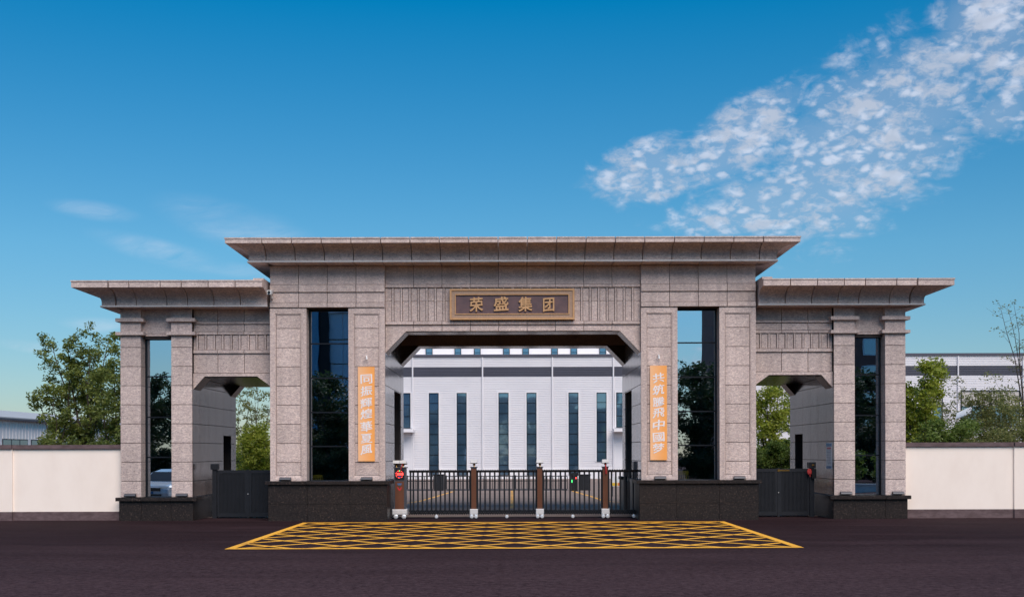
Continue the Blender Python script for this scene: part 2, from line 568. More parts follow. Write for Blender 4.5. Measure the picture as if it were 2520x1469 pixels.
mat('gate_black', (0.013, 0.014, 0.018), (0.010, 0.011, 0.014), scale=8, rough=0.42, spec=0.35)
mat('gate_brown', (0.185, 0.075, 0.042), (0.145, 0.058, 0.033), scale=4, rough=0.35, metal=0.3, stretch=(1, 1, 0.3))
mat('chrome', (0.9, 0.9, 0.92), (0.84, 0.84, 0.86), rough=0.2, metal=0.35)
mat('white_plastic', (0.88, 0.88, 0.88), rough=0.35)
mat('black_plastic', (0.012, 0.012, 0.013), rough=0.35)
mat('brass', (0.62, 0.36, 0.10), rough=0.25, metal=0.9)
mat('red_cloth', (0.42, 0.03, 0.03), rough=0.8)
mat('siding', (0.81, 0.79, 0.815), (0.76, 0.74, 0.77), scale=0.35, rough=0.45, lo=0.3, hi=0.7)
mat('siding_dark', (0.075, 0.075, 0.105), (0.065, 0.065, 0.09), scale=0.5, rough=0.5)
mat('siding_groove', (0.34, 0.33, 0.37), rough=0.6)
mat('siding_warm', (0.92, 0.88, 0.87), (0.87, 0.83, 0.82), scale=0.4, rough=0.5)
mat('beige_blind', (0.52, 0.49, 0.46), rough=0.8)
mat('roof_sheet', (0.50, 0.50, 0.51), (0.43, 0.43, 0.44), scale=0.4, rough=0.5)
mat('bark', (0.075, 0.058, 0.045), (0.045, 0.035, 0.028), scale=9, rough=0.95, bump=0.4, stretch=(1, 1, 0.25))
mat('lamp_grey', (0.075, 0.078, 0.095), rough=0.45, metal=0.2)
mat('solar_cell', (0.05, 0.055, 0.07), rough=0.2)
mat('brick_far', (0.20, 0.10, 0.085), (0.15, 0.08, 0.07), scale=1.2, rough=0.9)
mat('office_white', (0.66, 0.74, 0.82), rough=0.6)
mat('office_blue', (0.04, 0.26, 0.46), rough=0.3)
mat('car_white', (0.78, 0.79, 0.8), rough=0.25, coat=0.6)
mat('rubber', (0.015, 0.015, 0.016), rough=0.8)
mat('skin', (0.42, 0.26, 0.19), rough=0.6)
mat('dark_cloth', (0.016, 0.017, 0.022), rough=0.9)
mat('hair', (0.010, 0.009, 0.009), rough=0.6)
emit('led_red', (1.0, 0.06, 0.05), 2.2)
emit('led_green', (0.08, 0.8, 0.2), 1.0)
emit('led_blue', (0.1, 0.15, 1.0), 1.0)
mat('logo_blue', (0.03, 0.22, 0.5), rough=0.5)
mat('logo_red', (0.6, 0.02, 0.03), rough=0.5)
mat('hazard_yellow', (0.85, 0.62, 0.06), rough=0.5)
mat('poster_white', (0.75, 0.79, 0.84), rough=0.5)
mat('poster_blue', (0.05, 0.16, 0.36), (0.12, 0.32, 0.55), scale=3, rough=0.5)
mat('poster_red', (0.62, 0.13, 0.16), rough=0.5)
mat('poster_grey', (0.33, 0.37, 0.42), rough=0.5)
mat('poster_yellow', (0.8, 0.55, 0.05), rough=0.5)
mat('poster_orange', (0.75, 0.2, 0.04), rough=0.5)
mat('low_wall', (0.6, 0.6, 0.6), rough=0.8)


def banner_mat():
    m = bpy.data.materials.new('banner_orange'); m.use_nodes = True
    t = NT(m.node_tree)
    out = t.node('ShaderNodeOutputMaterial'); p = t.node('ShaderNodeBsdfPrincipled')
    t.put(out, 'Surface', p.outputs[0])
    g = t.node('ShaderNodeTexCoord').outputs['Generated']
    s = t.node('ShaderNodeSeparateXYZ'); t.put(s, 0, g)
    col = t.mix(t.rng(s.outputs[0], 0.05, 0.85), (0.95, 0.52, 0.26, 1), (0.95, 0.40, 0.10, 1))
    t.put(p, 'Base Color', col); p.inputs['Roughness'].default_value = 0.6
    t.put(p, 'Normal', t.bump(t.noise(t.objco(), 3.0, 3, 0.5), 0.15, 0.02))
    MATS['banner_orange'] = m


banner_mat()
mat('banner_silver', (0.88, 0.85, 0.86), (0.82, 0.79, 0.81), scale=4, rough=0.5)


def key_mat():
    m = bpy.data.materials.new('bronze_key'); m.use_nodes = True
    t = NT(m.node_tree)
    out = t.node('ShaderNodeOutputMaterial'); p = t.node('ShaderNodeBsdfPrincipled')
    t.put(out, 'Surface', p.outputs[0])
    b = t.node('ShaderNodeTexBrick'); t.put(b, 'Vector', t.mapping(t.objco(), (1, 1, 1)))
    sw = t.node('ShaderNodeSeparateXYZ'); t.put(sw, 0, t.objco())
    cx = t.node('ShaderNodeCombineXYZ'); t.put(cx, 0, sw.outputs[0]); t.put(cx, 1, sw.outputs[2])
    t.nt.links.new(cx.outputs[0], b.inputs['Vector'])
    b.inputs['Scale'].default_value = 14.0; b.inputs['Mortar Size'].default_value = 0.03
    b.inputs['Color1'].default_value = (0.30, 0.19, 0.15, 1); b.inputs['Color2'].default_value = (0.40, 0.26, 0.19, 1)
    b.inputs['Mortar'].default_value = (0.58, 0.38, 0.23, 1)
    t.put(p, 'Base Color', b.outputs[0]); p.inputs['Roughness'].default_value = 0.45; p.inputs['Metallic'].default_value = 0.15
    MATS['bronze_key'] = m


key_mat()


def leaf_mat(name, c1, c2, c3):
    m = bpy.data.materials.new(name); m.use_nodes = True
    t = NT(m.node_tree)
    out = t.node('ShaderNodeOutputMaterial')
    co = t.objco()
    col = t.mix(t.rng(t.noise(co, 1.1, 3, 0.6), 0.35, 0.65), rgb(c1), rgb(c2))
    col = t.mix(t.rng(t.noise(co, 7.0, 2, 0.6), 0.45, 0.7), col, rgb(c3))
    d = t.node('ShaderNodeBsdfPrincipled'); t.put(d, 'Base Color', col); d.inputs['Roughness'].default_value = 0.55
    tr = t.node('ShaderNodeBsdfTranslucent'); t.put(tr, 0, col)
    mx = t.node('ShaderNodeMixShader'); mx.inputs[0].default_value = 0.42
    t.put(mx, 1, d.outputs[0]); t.put(mx, 2, tr.outputs[0])
    t.put(out, 'Surface', mx.outputs[0])
    MATS[name] = m


leaf_mat('leaf_dark', (0.095, 0.135, 0.028), (0.165, 0.21, 0.036), (0.28, 0.315, 0.07))
leaf_mat('leaf_lime', (0.20, 0.28, 0.024), (0.29, 0.345, 0.032), (0.40, 0.41, 0.07))
leaf_mat('leaf_mid', (0.085, 0.155, 0.024), (0.13, 0.195, 0.03), (0.20, 0.255, 0.055))
leaf_mat('leaf_olive', (0.145, 0.18, 0.045), (0.195, 0.215, 0.06), (0.26, 0.235, 0.09))
leaf_mat('leaf_deep', (0.018, 0.042, 0.016), (0.028, 0.055, 0.018), (0.05, 0.08, 0.028))

# ================================================================== SETTING
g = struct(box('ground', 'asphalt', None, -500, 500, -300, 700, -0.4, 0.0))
yd_ = MB().add([(-60, 2.0, 0.004), (60, 2.0, 0.004), (60, 60, 0.004), (-60, 60, 0.004)], [(0, 1, 2, 3)])
struct(part('yard', yd_, 'yard_asphalt'))

# yellow hatched box painted in front of the gate
bx0, bx1 = -HX(357, 0) * 1.0, 0
yb = 2.3 * FPX / (1284.5 - HOR) - D        # back edge of the box
yf = 2.3 * FPX / (1349.5 - HOR) - D        # front edge
xl = (551 - 1263) * (D + yf) / FPX + XC; xr = (1976 - 1263) * (D + yf) / FPX + XC
mk = bpy.data.objects.new('road_marking', None); COL.objects.link(mk); struct(mk)
mk.location = ((xl + xr) / 2, (yb + yf) / 2, 0)
WL = 0.14
part('marking_border', MB().box(xl, xl + 0.2, yf, yb, 0.008, 0.012), 'yellow_paint', mk)
part('marking_border', MB().box(xr - 0.2, xr, yf, yb, 0.008, 0.012), 'yellow_paint', mk)
part('marking_border', MB().box(xl + 0.2, xr - 0.2, yf, yf + 0.2, 0.008, 0.012), 'yellow_paint', mk)
part('marking_border', MB().box(xl + 0.2, xr - 0.2, yb - 0.2, yb, 0.008, 0.012), 'yellow_paint', mk)
NP = 8
per = (xr - xl) / NP


def diag(c, sgn, zb):
    """a 45 degree painted line clipped to the box: x - sgn*y = c"""
    x0, x1, y0, y1 = xl + 0.19, xr - 0.19, yf + 0.19, yb - 0.19
    hw = WL / 2 * math.sqrt(2)
    pl = []
    poly = [(c - hw + sgn * y0, y0), (c + hw + sgn * y0, y0), (c + hw + sgn * y1, y1), (c - hw + sgn * y1, y1)]
    for ax, lim, keep in ((0, x0, 1), (0, x1, -1)):
        out = []
        for i in range(len(poly)):
            a, b = poly[i], poly[(i + 1) % len(poly)]
            ia, ib = keep * (a[ax] - lim) >= 0, keep * (b[ax] - lim) >= 0
            if ia: out.append(a)
            if ia != ib:
                k = (lim - a[ax]) / (b[ax] - a[ax])
                out.append((lim, a[1] + k * (b[1] - a[1])))
        poly = out
        if len(poly) < 3: return
    part('marking_line', MB().prism_z(poly, zb, zb + 0.0035), 'yellow_paint', mk)


for k in range(-8, 18):
    diag(xl - yf + (k - 0.0) * per, 1, 0.0015)
    diag(xl + yf + (k + 0.0) * per, -1, 0.0055)

# painted lane lines inside the yard
def ribbon(name, pts, w, m, z=0.010):
    mb = MB(); v = []
    for i, p in enumerate(pts):
        a = Vector(pts[max(0, i - 1)]); b = Vector(pts[min(len(pts) - 1, i + 1)])
        d = (b - a).normalized(); nrm = Vector((-d.y, d.x)) * w / 2
        v += [(p[0] + nrm.x, p[1] + nrm.y, z), (p[0] - nrm.x, p[1] - nrm.y, z)]
    mb.add(v, [(2 * i, 2 * i + 1, 2 * i + 3, 2 * i + 2) for i in range(len(pts) - 1)])
    return struct(part(name, mb, m))


def gpt(xd, yd):
    dist = H * FPX / (yd - HOR)
    return ((xd - 1260) / FPX * dist, dist - D)


ribbon('lane_line', [gpt(980, 1238), gpt(1010, 1236), gpt(1035, 1232), gpt(1060, 1225), gpt(1090, 1216), gpt(1114, 1209)], 0.16, 'yellow_paint')
ribbon('lane_line', [gpt(1540, 1237), gpt(1503, 1235), gpt(1480, 1231), gpt(1455, 1222), gpt(1420, 1212), gpt(1409, 1208)], 0.16, 'yellow_paint')
for i in range(14):
    a, b = gpt(1262, 1250 - i * 3.4), gpt(1262, 1248.2 - i * 3.4)
    ribbon('lane_dash', [(XC - 0.05, a[1]), (XC - 0.05, b[1])], 0.13, 'yellow_paint')
ribbon('lane_line', [gpt(1333, 1209), gpt(1358, 1209.4)], 0.25, 'white_paint')

# ================================================================== GATEHOUSE
GH = thing('gatehouse', (XC, 3.2, 0), 'wide pinkish granite gatehouse with flaring cornices, two tall towers and lower side wings', 'gatehouse')
G = 0.009                                   # half of a joint
DEP = 6.5
xin, xout = HX(315), HX(598)
zcap = PZ(1181.7); zcapb = PZ(1190.4, -0.15)
ROW = 47.1 * S

# main heights
z_wt = PZ(652.5)                            # wall top under the cornice
z_b1t, z_b1b = PZ(699.4), PZ(718.3)
z_b2t, z_b2b = PZ(743.4), PZ(756.0)
z_arch = PZ(814.7, 0.15)
z_cham = PZ(867.5, 0.15)
xcor = HX(262.5, 0.15)


def SX(s, x):
    return XC + s * x


def yzbox(mb, x0, x1, y0, y1, z0, z1):
    return mb.box(x0, x1, y0, y1, z0, z1)


def row_panels(name, m, parent, edges, y0, y1, z0, z1):
    for a, b in zip(edges[:-1], edges[1:]):
        lo, hi = min(a, b), max(a, b)
        panel(name, m, parent, lo + G, hi - G, y0, y1, z0 + G, z1 - G)


def window(parent, x0, x1, yg, z0, z1, joints, name='window', glassm='tower_glass', fr=0.06):
    """frame bars with one pane of glass per division"""
    x0, x1 = min(x0, x1), max(x0, x1)
    mb = MB()
    mb.box(x0, x0 + fr, yg - 0.03, yg + 0.06, z0, z1); mb.box(x1 - fr, x1, yg - 0.03, yg + 0.06, z0, z1)
    mb.box(x0 + fr, x1 - fr, yg - 0.03, yg + 0.06, z1 - fr * 1.3, z1); mb.box(x0 + fr, x1 - fr, yg - 0.03, yg + 0.06, z0, z0 + fr * 0.6)
    zs = [z1 - fr * 1.3] + list(joints) + [z0 + fr * 0.6]
    for j in joints:
        mb.box(x0 + fr, x1 - fr, yg - 0.02, yg + 0.05, j - 0.022, j + 0.022)
    w = part(name, mb, 'window_frame', parent)
    for a, b in zip(zs[:-1], zs[1:]):
        box('pane', glassm, w, x0 + fr, x1 - fr, yg + 0.012, yg + 0.02, b + 0.022 if b in joints else b, a - 0.022 if a in joints else a)
    return w


tower_windows = []
for s in (-1, 1):
    tw = part('tower', MB(), 'stone', GH) if False else None
    # ---- core of the tower: hollow guard room behind the glass
    c = MB()
    xa, xb = xin + 0.06, xout - 0.06
    c.box(SX(s, xa), SX(s, xb), 0.06, DEP - 0.03, z_b2b, z_wt + 0.9)                         # upper block
    pw = HX(90)                                                                           # pilaster width
    c.box(SX(s, xa), SX(s, xin + pw - 0.03), 0.06, 0.47, 0.1, z_b2b)                      # pilaster cores
    c.box(SX(s, xout - pw + 0.03), SX(s, xb), 0.06, 0.47, 0.1, z_b2b)
    c.box(SX(s, xout - 0.36), SX(s, xb), 0.47, DEP - 0.03, 0.0, z_b2b)                    # outer side wall
    # inner side wall round the niche
    ny0, ny1, nz = 3.0, 5.38, PZ(969, 5.38)
    c.box(SX(s, xa), SX(s, xa + 0.3), 0.47, ny0, 0.0, z_b2b)
    c.box(SX(s, xa), SX(s, xa + 0.3), ny1, DEP - 0.03, 0.0, z_b2b)
    c.box(SX(s, xa), SX(s, xa + 0.3), ny0, ny1, nz, z_b2b)
    # back wall with an opening towards the yard
    wx0, wx1 = xin + 0.75, xin + 1.85
    c.box(SX(s, xa + 0.3), SX(s, wx0), DEP - 0.33, DEP - 0.03, 0.0, z_b2b)
    c.box(SX(s, wx1), SX(s, xout - 0.36), DEP - 0.33, DEP - 0.03, 0.0, z_b2b)
    c.box(SX(s, wx0), SX(s, wx1), DEP - 0.33, DEP - 0.03, 0.0, 0.95)
    c.box(SX(s, wx0), SX(s, wx1), DEP - 0.33, DEP - 0.03, 2.75, z_b2b)
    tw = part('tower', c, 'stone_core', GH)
    # floor, ceiling of the guard room
    part('room_floor', MB().box(SX(s, xa + 0.3), SX(s, xout - 0.36), 0.5, DEP - 0.33, 0.0, 0.12), 'room_wall', tw)
    part('room_ceiling', MB().box(SX(s, xa + 0.3), SX(s, xout - 0.36), 0.6, DEP - 0.33, 3.4, 3.5), 'room_wall', tw)
    # ---- upper front rows
    ed = [SX(s, xin + (xout - xin) * k / 4) for k in range(5)]
    row_panels('wall_panel', 'stone', tw, ed, 0.0, 0.06, z_b1t, z_wt)
    row_panels('band_panel', 'stone', tw, ed, -0.05, 0.06, z_b1b, z_b1t)
    row_panels('wall_panel', 'stone', tw, ed, 0.0, 0.06, z_b2t, z_b1b)
    row_panels('band_panel', 'stone', tw, ed, -0.05, 0.06, z_b2b, z_b2t)
    # return of the upper rows on both sides
    for xs_, w_ in ((xin, 1), (xout, -1)):
        for k in range(6):
            ya, yb_ = 0.06 + k * (DEP - 0.06) / 6, 0.06 + (k + 1) * (DEP - 0.06) / 6
            if w_ == 1 and z_b2b < 0: continue
            part('side_panel', MB().box(SX(s, xs_), SX(s, xs_ + w_ * 0.058), ya + G, yb_ - G, z_b2b + G, z_wt - G), 'stone', tw)
    # ---- two pilasters with a raised border and inset slabs
    for p0, p1 in ((xin, xin + pw), (xout - pw, xout)):
        fw = 0.175
        zt, zb_ = z_b2b - 0.012, zcap
        ztp = PZ(771)
        x0, x1 = sorted((SX(s, p0), SX(s, p1)))
        panel('pilaster_border', 'stone', tw, x0, x0 + fw, -0.004, 0.06, zb_, zt)
        panel('pilaster_border', 'stone', tw, x1 - fw, x1, -0.004, 0.06, zb_, zt)
        panel('pilaster_border', 'stone', tw, x0 + fw, x1 - fw, -0.006, 0.06, ztp, zt)
        part('pilaster_sill', MB().prism_x([(-0.006, zb_), (0.06, zb_), (0.06, PZ(1168.4)), (0.03, PZ(1168.4)), (-0.006, zb_ + 0.06)], x0 + fw, x1 - fw), 'stone', tw)
        part('pilaster_bead', MB().box(x0 + fw, x0 + fw + 0.03, 0.012, 0.06, PZ(1168), ztp).box(x1 - fw - 0.03, x1 - fw, 0.012, 0.06, PZ(1168), ztp)
             .box(x0 + fw + 0.03, x1 - fw - 0.03, 0.012, 0.06, ztp - 0.03, ztp), 'stone', tw)
        js = [ztp - 0.03] + [PZ(v) for v in (806.7, 853.9, 900.9, 948.4, 995.1, 1042.2, 1089.3, 1136.1)] + [PZ(1168.4)]
        for a, b in zip(js[:-1], js[1:]):
            panel('pilaster_panel', 'stone', tw, x0 + fw + 0.03 + G, x1 - fw - 0.03 - G, 0.034, 0.06, b + G, a - G)
        # jamb slabs beside the glass
        jx = p1 if p0 == xin else p0
        dj = -1 if p0 == xin else 1
        for a, b in zip([zt - 0.01] + js[1:-1], js[1:-1] + [zcap]):
            part('jamb_panel', MB().box(SX(s, jx), SX(s, jx + dj * 0.028), 0.062, 0.47, b + G * 0.7, a - G * 0.7), 'stone', tw)
    # window between the pilasters
    w = window(GH, SX(s, xin + pw), SX(s, xout - pw), 0.5, zcap - 0.02, PZ(760, 0.5), [PZ(v, 0.5) for v in (844.6, 929, 1013.2, 1096.6)])
    tower_windows.append(w)
    part('window_soffit', MB().box(SX(s, xin + pw + 0.001), SX(s, xout - pw - 0.001), 0.062, 0.6, PZ(760, 0.5) + 0.002, z_b2b + 0.02), 'stone_core', tw)
    # back window of the guard room
    window(GH, SX(s, wx0), SX(s, wx1), DEP - 0.2, 0.95, 2.75, [1.75], fr=0.07, glassm='room_glass' if 'room_glass' in MATS else 'tower_glass')
    # ---- polished cheek wall towards the vehicle passage
    ys = [0.062, 1.03, 2.0, ny0, 4.2, ny1, DEP]
    zr = [zcap + ROW * k for k in range(11)]
    zr = [z for z in zr if z < z_b2b] + [z_b2b]
    for ya, yb_ in zip(ys[:-1], ys[1:]):
        for za, zb_ in zip(zr[:-1], zr[1:]):
            if ya >= ny0 - 0.01 and yb_ <= ny1 + 0.01:
                if zb_ <= nz + 0.01: continue
                za = max(za, nz)
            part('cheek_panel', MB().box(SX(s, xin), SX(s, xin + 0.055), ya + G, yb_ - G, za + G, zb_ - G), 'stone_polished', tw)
    # niche with dark slabs
    n = MB()
    n.box(SX(s, xa + 0.3), SX(s, xa + 0.75), ny0 - 0.1, ny0, 0.0, nz + 0.1)
    n.box(SX(s, xa + 0.75), SX(s, xa + 0.85), ny0 - 0.1, ny1 + 0.1, 0.0, nz + 0.1)
    n.box(SX(s, xa + 0.3), SX(s, xa + 0.75), ny0, ny1, nz, nz + 0.1)
    part('niche', n, 'stone_core', tw)
    for k in range(7):
        za = 0.06 + k * 0.63
        if za + 0.05 > nz: break
        part('niche_panel', MB().box(SX(s, xa), SX(s, xa + 0.75), ny1 - 0.04, ny1 - 0.002, za + G, min(za + 0.63, nz) - G), 'stone_core', tw)
    # ---- pedestal
    pd = part('pedestal', MB().box(SX(s, xin - 0.02), SX(s, xout + 0.02), -0.02, 0.4, 0.0, zcapb)
              .box(SX(s, xin - 0.02), SX(s, xin + 0.05), 0.4, ny0, 0.0, zcapb).box(SX(s, xin - 0.02), SX(s, xin + 0.05), ny1, DEP, 0.0, zcapb), 'grout', GH)
    e3 = [xin - 0.07, HX(401.5), HX(506.5), xout + 0.06]
    zj = PZ(1239, -0.07)
    for a, b in zip(e3[:-1], e3[1:]):
        x0, x1 = sorted((SX(s, a), SX(s, b)))
        panel('pedestal_slab', 'dark_granite', pd, x0 + 0.004, x1 - 0.004, -0.07, -0.02, zj + 0.003, zcapb - 0.004)
        panel('pedestal_slab', 'dark_granite', pd, x0 + 0.004, x1 - 0.004, -0.07, -0.02, -0.01, zj - 0.003)
        xc0, xc1 = x0 - (0.09 if (s * a < 0 and b == xout + 0.06) or (s > 0 and a == xin - 0.07) else 0), x1 + (0.09 if (s > 0 and b == xout + 0.06) or (s < 0 and a == xin - 0.07) else 0)
        panel('cap_slab', 'dark_granite', pd, xc0 + 0.003, xc1 - 0.003, -0.16, 0.06 if False else -0.006, zcapb, zcap)
        part('cap_slab', MB().box(x0 + 0.003, x1 - 0.003, -0.004, 0.05, zcapb, zcap - 0.004), 'dark_granite', pd)
    for ya, yb_ in ((-0.02, 1.5), (1.5, ny0), (ny1, DEP)):
        part('pedestal_slab', MB().box(SX(s, xin - 0.07), SX(s, xin - 0.021), ya + 0.004, yb_ - 0.004, -0.01, zcapb - 0.004), 'dark_granite', pd)
        part('cap_slab', MB().box(SX(s, xin - 0.16), SX(s, xin - 0.002), max(ya, -0.002) + 0.004, yb_ - 0.004, zcapb, zcap), 'dark_granite', pd)
    part('pedestal_slab', MB().box(SX(s, xout + 0.02), SX(s, xout + 0.07), -0.02, 0.4, -0.01, zcapb - 0.004), 'dark_granite', pd)

# ---- beam over the vehicle passage
YB = 0.15
bm_ = MB()
zce = z_arch + 1.15
bm_.box(SX(-1, xin - 0.002), SX(1, xin - 0.002), YB + 0.05, 1.1, z_arch, z_wt + 0.9)
bm_.box(SX(-1, xin - 0.002), SX(1, xin - 0.002), 1.1, 5.4, zce, z_wt + 0.9)
bm_.box(SX(-1, xin - 0.002), SX(1, xin - 0.002), 5.4, DEP - 0.05, z_arch, z_wt + 0.9)
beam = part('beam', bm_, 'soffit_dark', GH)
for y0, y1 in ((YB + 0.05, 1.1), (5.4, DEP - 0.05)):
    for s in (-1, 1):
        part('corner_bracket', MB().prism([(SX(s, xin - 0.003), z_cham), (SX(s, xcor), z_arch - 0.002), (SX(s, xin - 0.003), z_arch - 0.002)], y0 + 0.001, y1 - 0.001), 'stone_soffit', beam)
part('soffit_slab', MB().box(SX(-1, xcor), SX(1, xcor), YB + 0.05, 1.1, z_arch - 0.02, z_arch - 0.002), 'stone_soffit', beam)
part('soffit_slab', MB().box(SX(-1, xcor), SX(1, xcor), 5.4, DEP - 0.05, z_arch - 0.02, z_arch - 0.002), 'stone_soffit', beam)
ed = [SX(-1, xin) + 2 * xin * k / 9 for k in range(10)]
zf1t, zf1b = PZ(699.7, YB), PZ(708, YB)
zf2t, zf2b = PZ(790, YB), PZ(799, YB)
ze_t = PZ(807, YB)
row_panels('wall_panel', 'stone', beam, ed, YB, YB + 0.05, zf1t, z_wt)
row_panels('band_panel', 'stone', beam, ed, YB - 0.06, YB + 0.05, zf1b, zf1t)
zmid = PZ(740.8, YB)


def flutes(parent, lo, hi, cents, y, rows):
    """narrow slabs between proud strips, with open grooves along each strip"""
    cents = sorted(cents)
    for c in cents:
        panel('frieze_strip', 'stone', parent, c - 0.03, c + 0.03, y - 0.03, y + 0.045, rows[-1][0] + 0.004, rows[0][1] - 0.004)
    e = [lo] + cents + [hi]
    for i, (a, b) in enumerate(zip(e[:-1], e[1:])):
        x0 = a + (0.047 if i else 0.006); x1 = b - (0.047 if i < len(e) - 2 else 0.006)
        if x1 - x0 < 0.02: continue
        for z0, z1 in rows:
            panel('frieze_panel', 'stone', parent, x0, x1, y, y + 0.045, z0 + G * 0.6, z1 - G * 0.6)


row_panels('band_panel', 'stone', beam, ed, YB - 0.06, YB + 0.05, zf2b, zf2t)
x = HX(295, YB); fc = []
while x > 0:
    fc += [SX(-1, x), SX(1, x)]
    x -= HX(20.93, YB)
flutes(beam, ed[0], ed[-1], fc, YB, [(zmid, zf1b), (zf2t, zmid)])
# fascia, spandrels and the proud border that follows the arch
for a, b in zip(ed[1:-2], ed[2:-1]):
    panel('fascia_panel', 'stone', beam, a + G, b - G, YB, YB + 0.05, z_arch + 0.02, zf2b - G)
    panel('arch_border', 'stone', beam, a + G, b - G, YB - 0.045, YB - 0.001, z_arch, ze_t)
bw = ze_t - z_arch
for s in (-1, 1):
    e1 = SX(s, xin - 0.004); e2 = ed[1] if s < 0 else ed[-2]
    e2 = e2 - s * -0.0
    part('spandrel_panel', MB().prism([(e1, z_cham), (e1, zf2b - G), (e2 - s * -G, zf2b - G), (e2 - s * -G, z_arch), (SX(s, xcor), z_arch)], YB, YB + 0.05), 'stone', beam)
    part('arch_border', MB().prism([(e1, z_cham - 0.001), (e1, z_cham + bw * 1.75), (SX(s, xcor + bw * 0.42), ze_t), (e2, ze_t), (e2, z_arch - 0.001), (SX(s, xcor), z_arch - 0.001)],
                                   YB - 0.045, YB - 0.001), 'stone', beam)
# inner face of the rear beam
for a, b in zip(ed[:-1], ed[1:]):
    part('rear_panel', MB().box(a + G, b - G, 5.36, 5.398, z_arch - 0.0, zce - G), 'soffit_dark', beam)


# ---- cornices
def profile(a, b, zs, z1, z2, z3, z4):
    pr = [(-0.25, zs), (a, zs), (a, z1), (a - 0.035, z1), (a - 0.035, z2)]
    for k in range(1, 9):
        w = math.pi / 2 * k / 8
        pr.append((a - 0.035 + (b - 0.035 - a + 0.0) * (1 - math.cos(w)), z2 + (z3 - z2) * math.sin(w)))
    pr += [(b, z3), (b, z4 - 0.045), (b + 0.02, z4 - 0.045), (b + 0.02, z4), (-0.25, z4)]
    return pr


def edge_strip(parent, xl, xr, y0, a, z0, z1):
    part('cornice_lit_rim', MB().box(xl, xr, y0 - a - 0.012, y0 - a + 0.02, z0 + 0.012, z1), 'lit_rim_stone', parent)  # pale strip that paints the sky-lit rim along the cornice bottom


def cornice(parent, xl, xr, y0, y1, pr, joints, left, right, yj):
    js = sorted(joints)
    e = [None if left else xl] + js + [None if right else xr]
    e[0] = 'L' if left else xl; e[-1] = 'R' if right else xr

    def seg(fa, fb):
        mb = MB(); n = len(pr)
        va = [fa(o, z) for o, z in pr]; vb = [fb(o, z) for o, z in pr]
        mb.add(va + vb, [tuple(range(n)), tuple(range(2 * n - 1, n - 1, -1))] + [(i + n, (i + 1) % n + n, (i + 1) % n, i) for i in range(n)])
        part('cornice_panel', mb, 'stone', parent)

    def fx(v, sg):
        if v == 'L': return lambda o, z: (xl - o + 0.004, y0 - o, z)
        if v == 'R': return lambda o, z: (xr + o - 0.004, y0 - o, z)
        return lambda o, z: (v + sg * 0.015, y0 - o, z)
    for a, b in zip(e[:-1], e[1:]):
        seg(fx(a, 1), fx(b, -1))
    ys = [None] + yj + [None]
    for side, on in ((-1, left), (1, right)):
        if not on: continue
        xs = xl if side < 0 else xr

        def fy(v, sg, first, last):
            if first: return lambda o, z: (xs + side * o, y0 - o + 0.004, z)
            if last: return lambda o, z: (xs + side * o, y1 + o - 0.004, z)
            return lambda o, z: (xs + side * o, v + sg * G, z)
        for i in range(len(ys) - 1):
            seg(fy(ys[i], 1, i == 0, False), fy(ys[i + 1], -1, False, i == len(ys) - 2))
    # plain back run
    if left and right:
        seg(lambda o, z: (xl - o + 0.004, y1 + o, z), lambda o, z: (xr + o - 0.004, y1 + o, z))


a_, b_ = 0.61, 1.2
prm = profile(a_, b_, z_wt + 0.004, PZ(640.4, -a_), PZ(631, -a_), PZ(596.5, -b_), PZ(583, -b_))
mc = part('cornice', MB().box(SX(-1, xout - 0.26), SX(1, xout - 0.26), 0.26, DEP - 0.26, z_wt + 0.5, PZ(583, -b_) - 0.03), 'stone_core', GH)
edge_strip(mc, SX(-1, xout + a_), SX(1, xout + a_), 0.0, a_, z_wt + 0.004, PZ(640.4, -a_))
tj = []
for s in (-1, 1):
    tj += [SX(s, xin + (xout - xin) * k / 4) for k in range(4)] + [SX(s, xout - 0.0)]
tj += ed[1:-1]
cornice(mc, SX(-1, xout), SX(1, xout), 0.0, DEP, prm, tj, True, True, [0.02, 1.1, 2.2, 3.3, 4.4, 5.5])

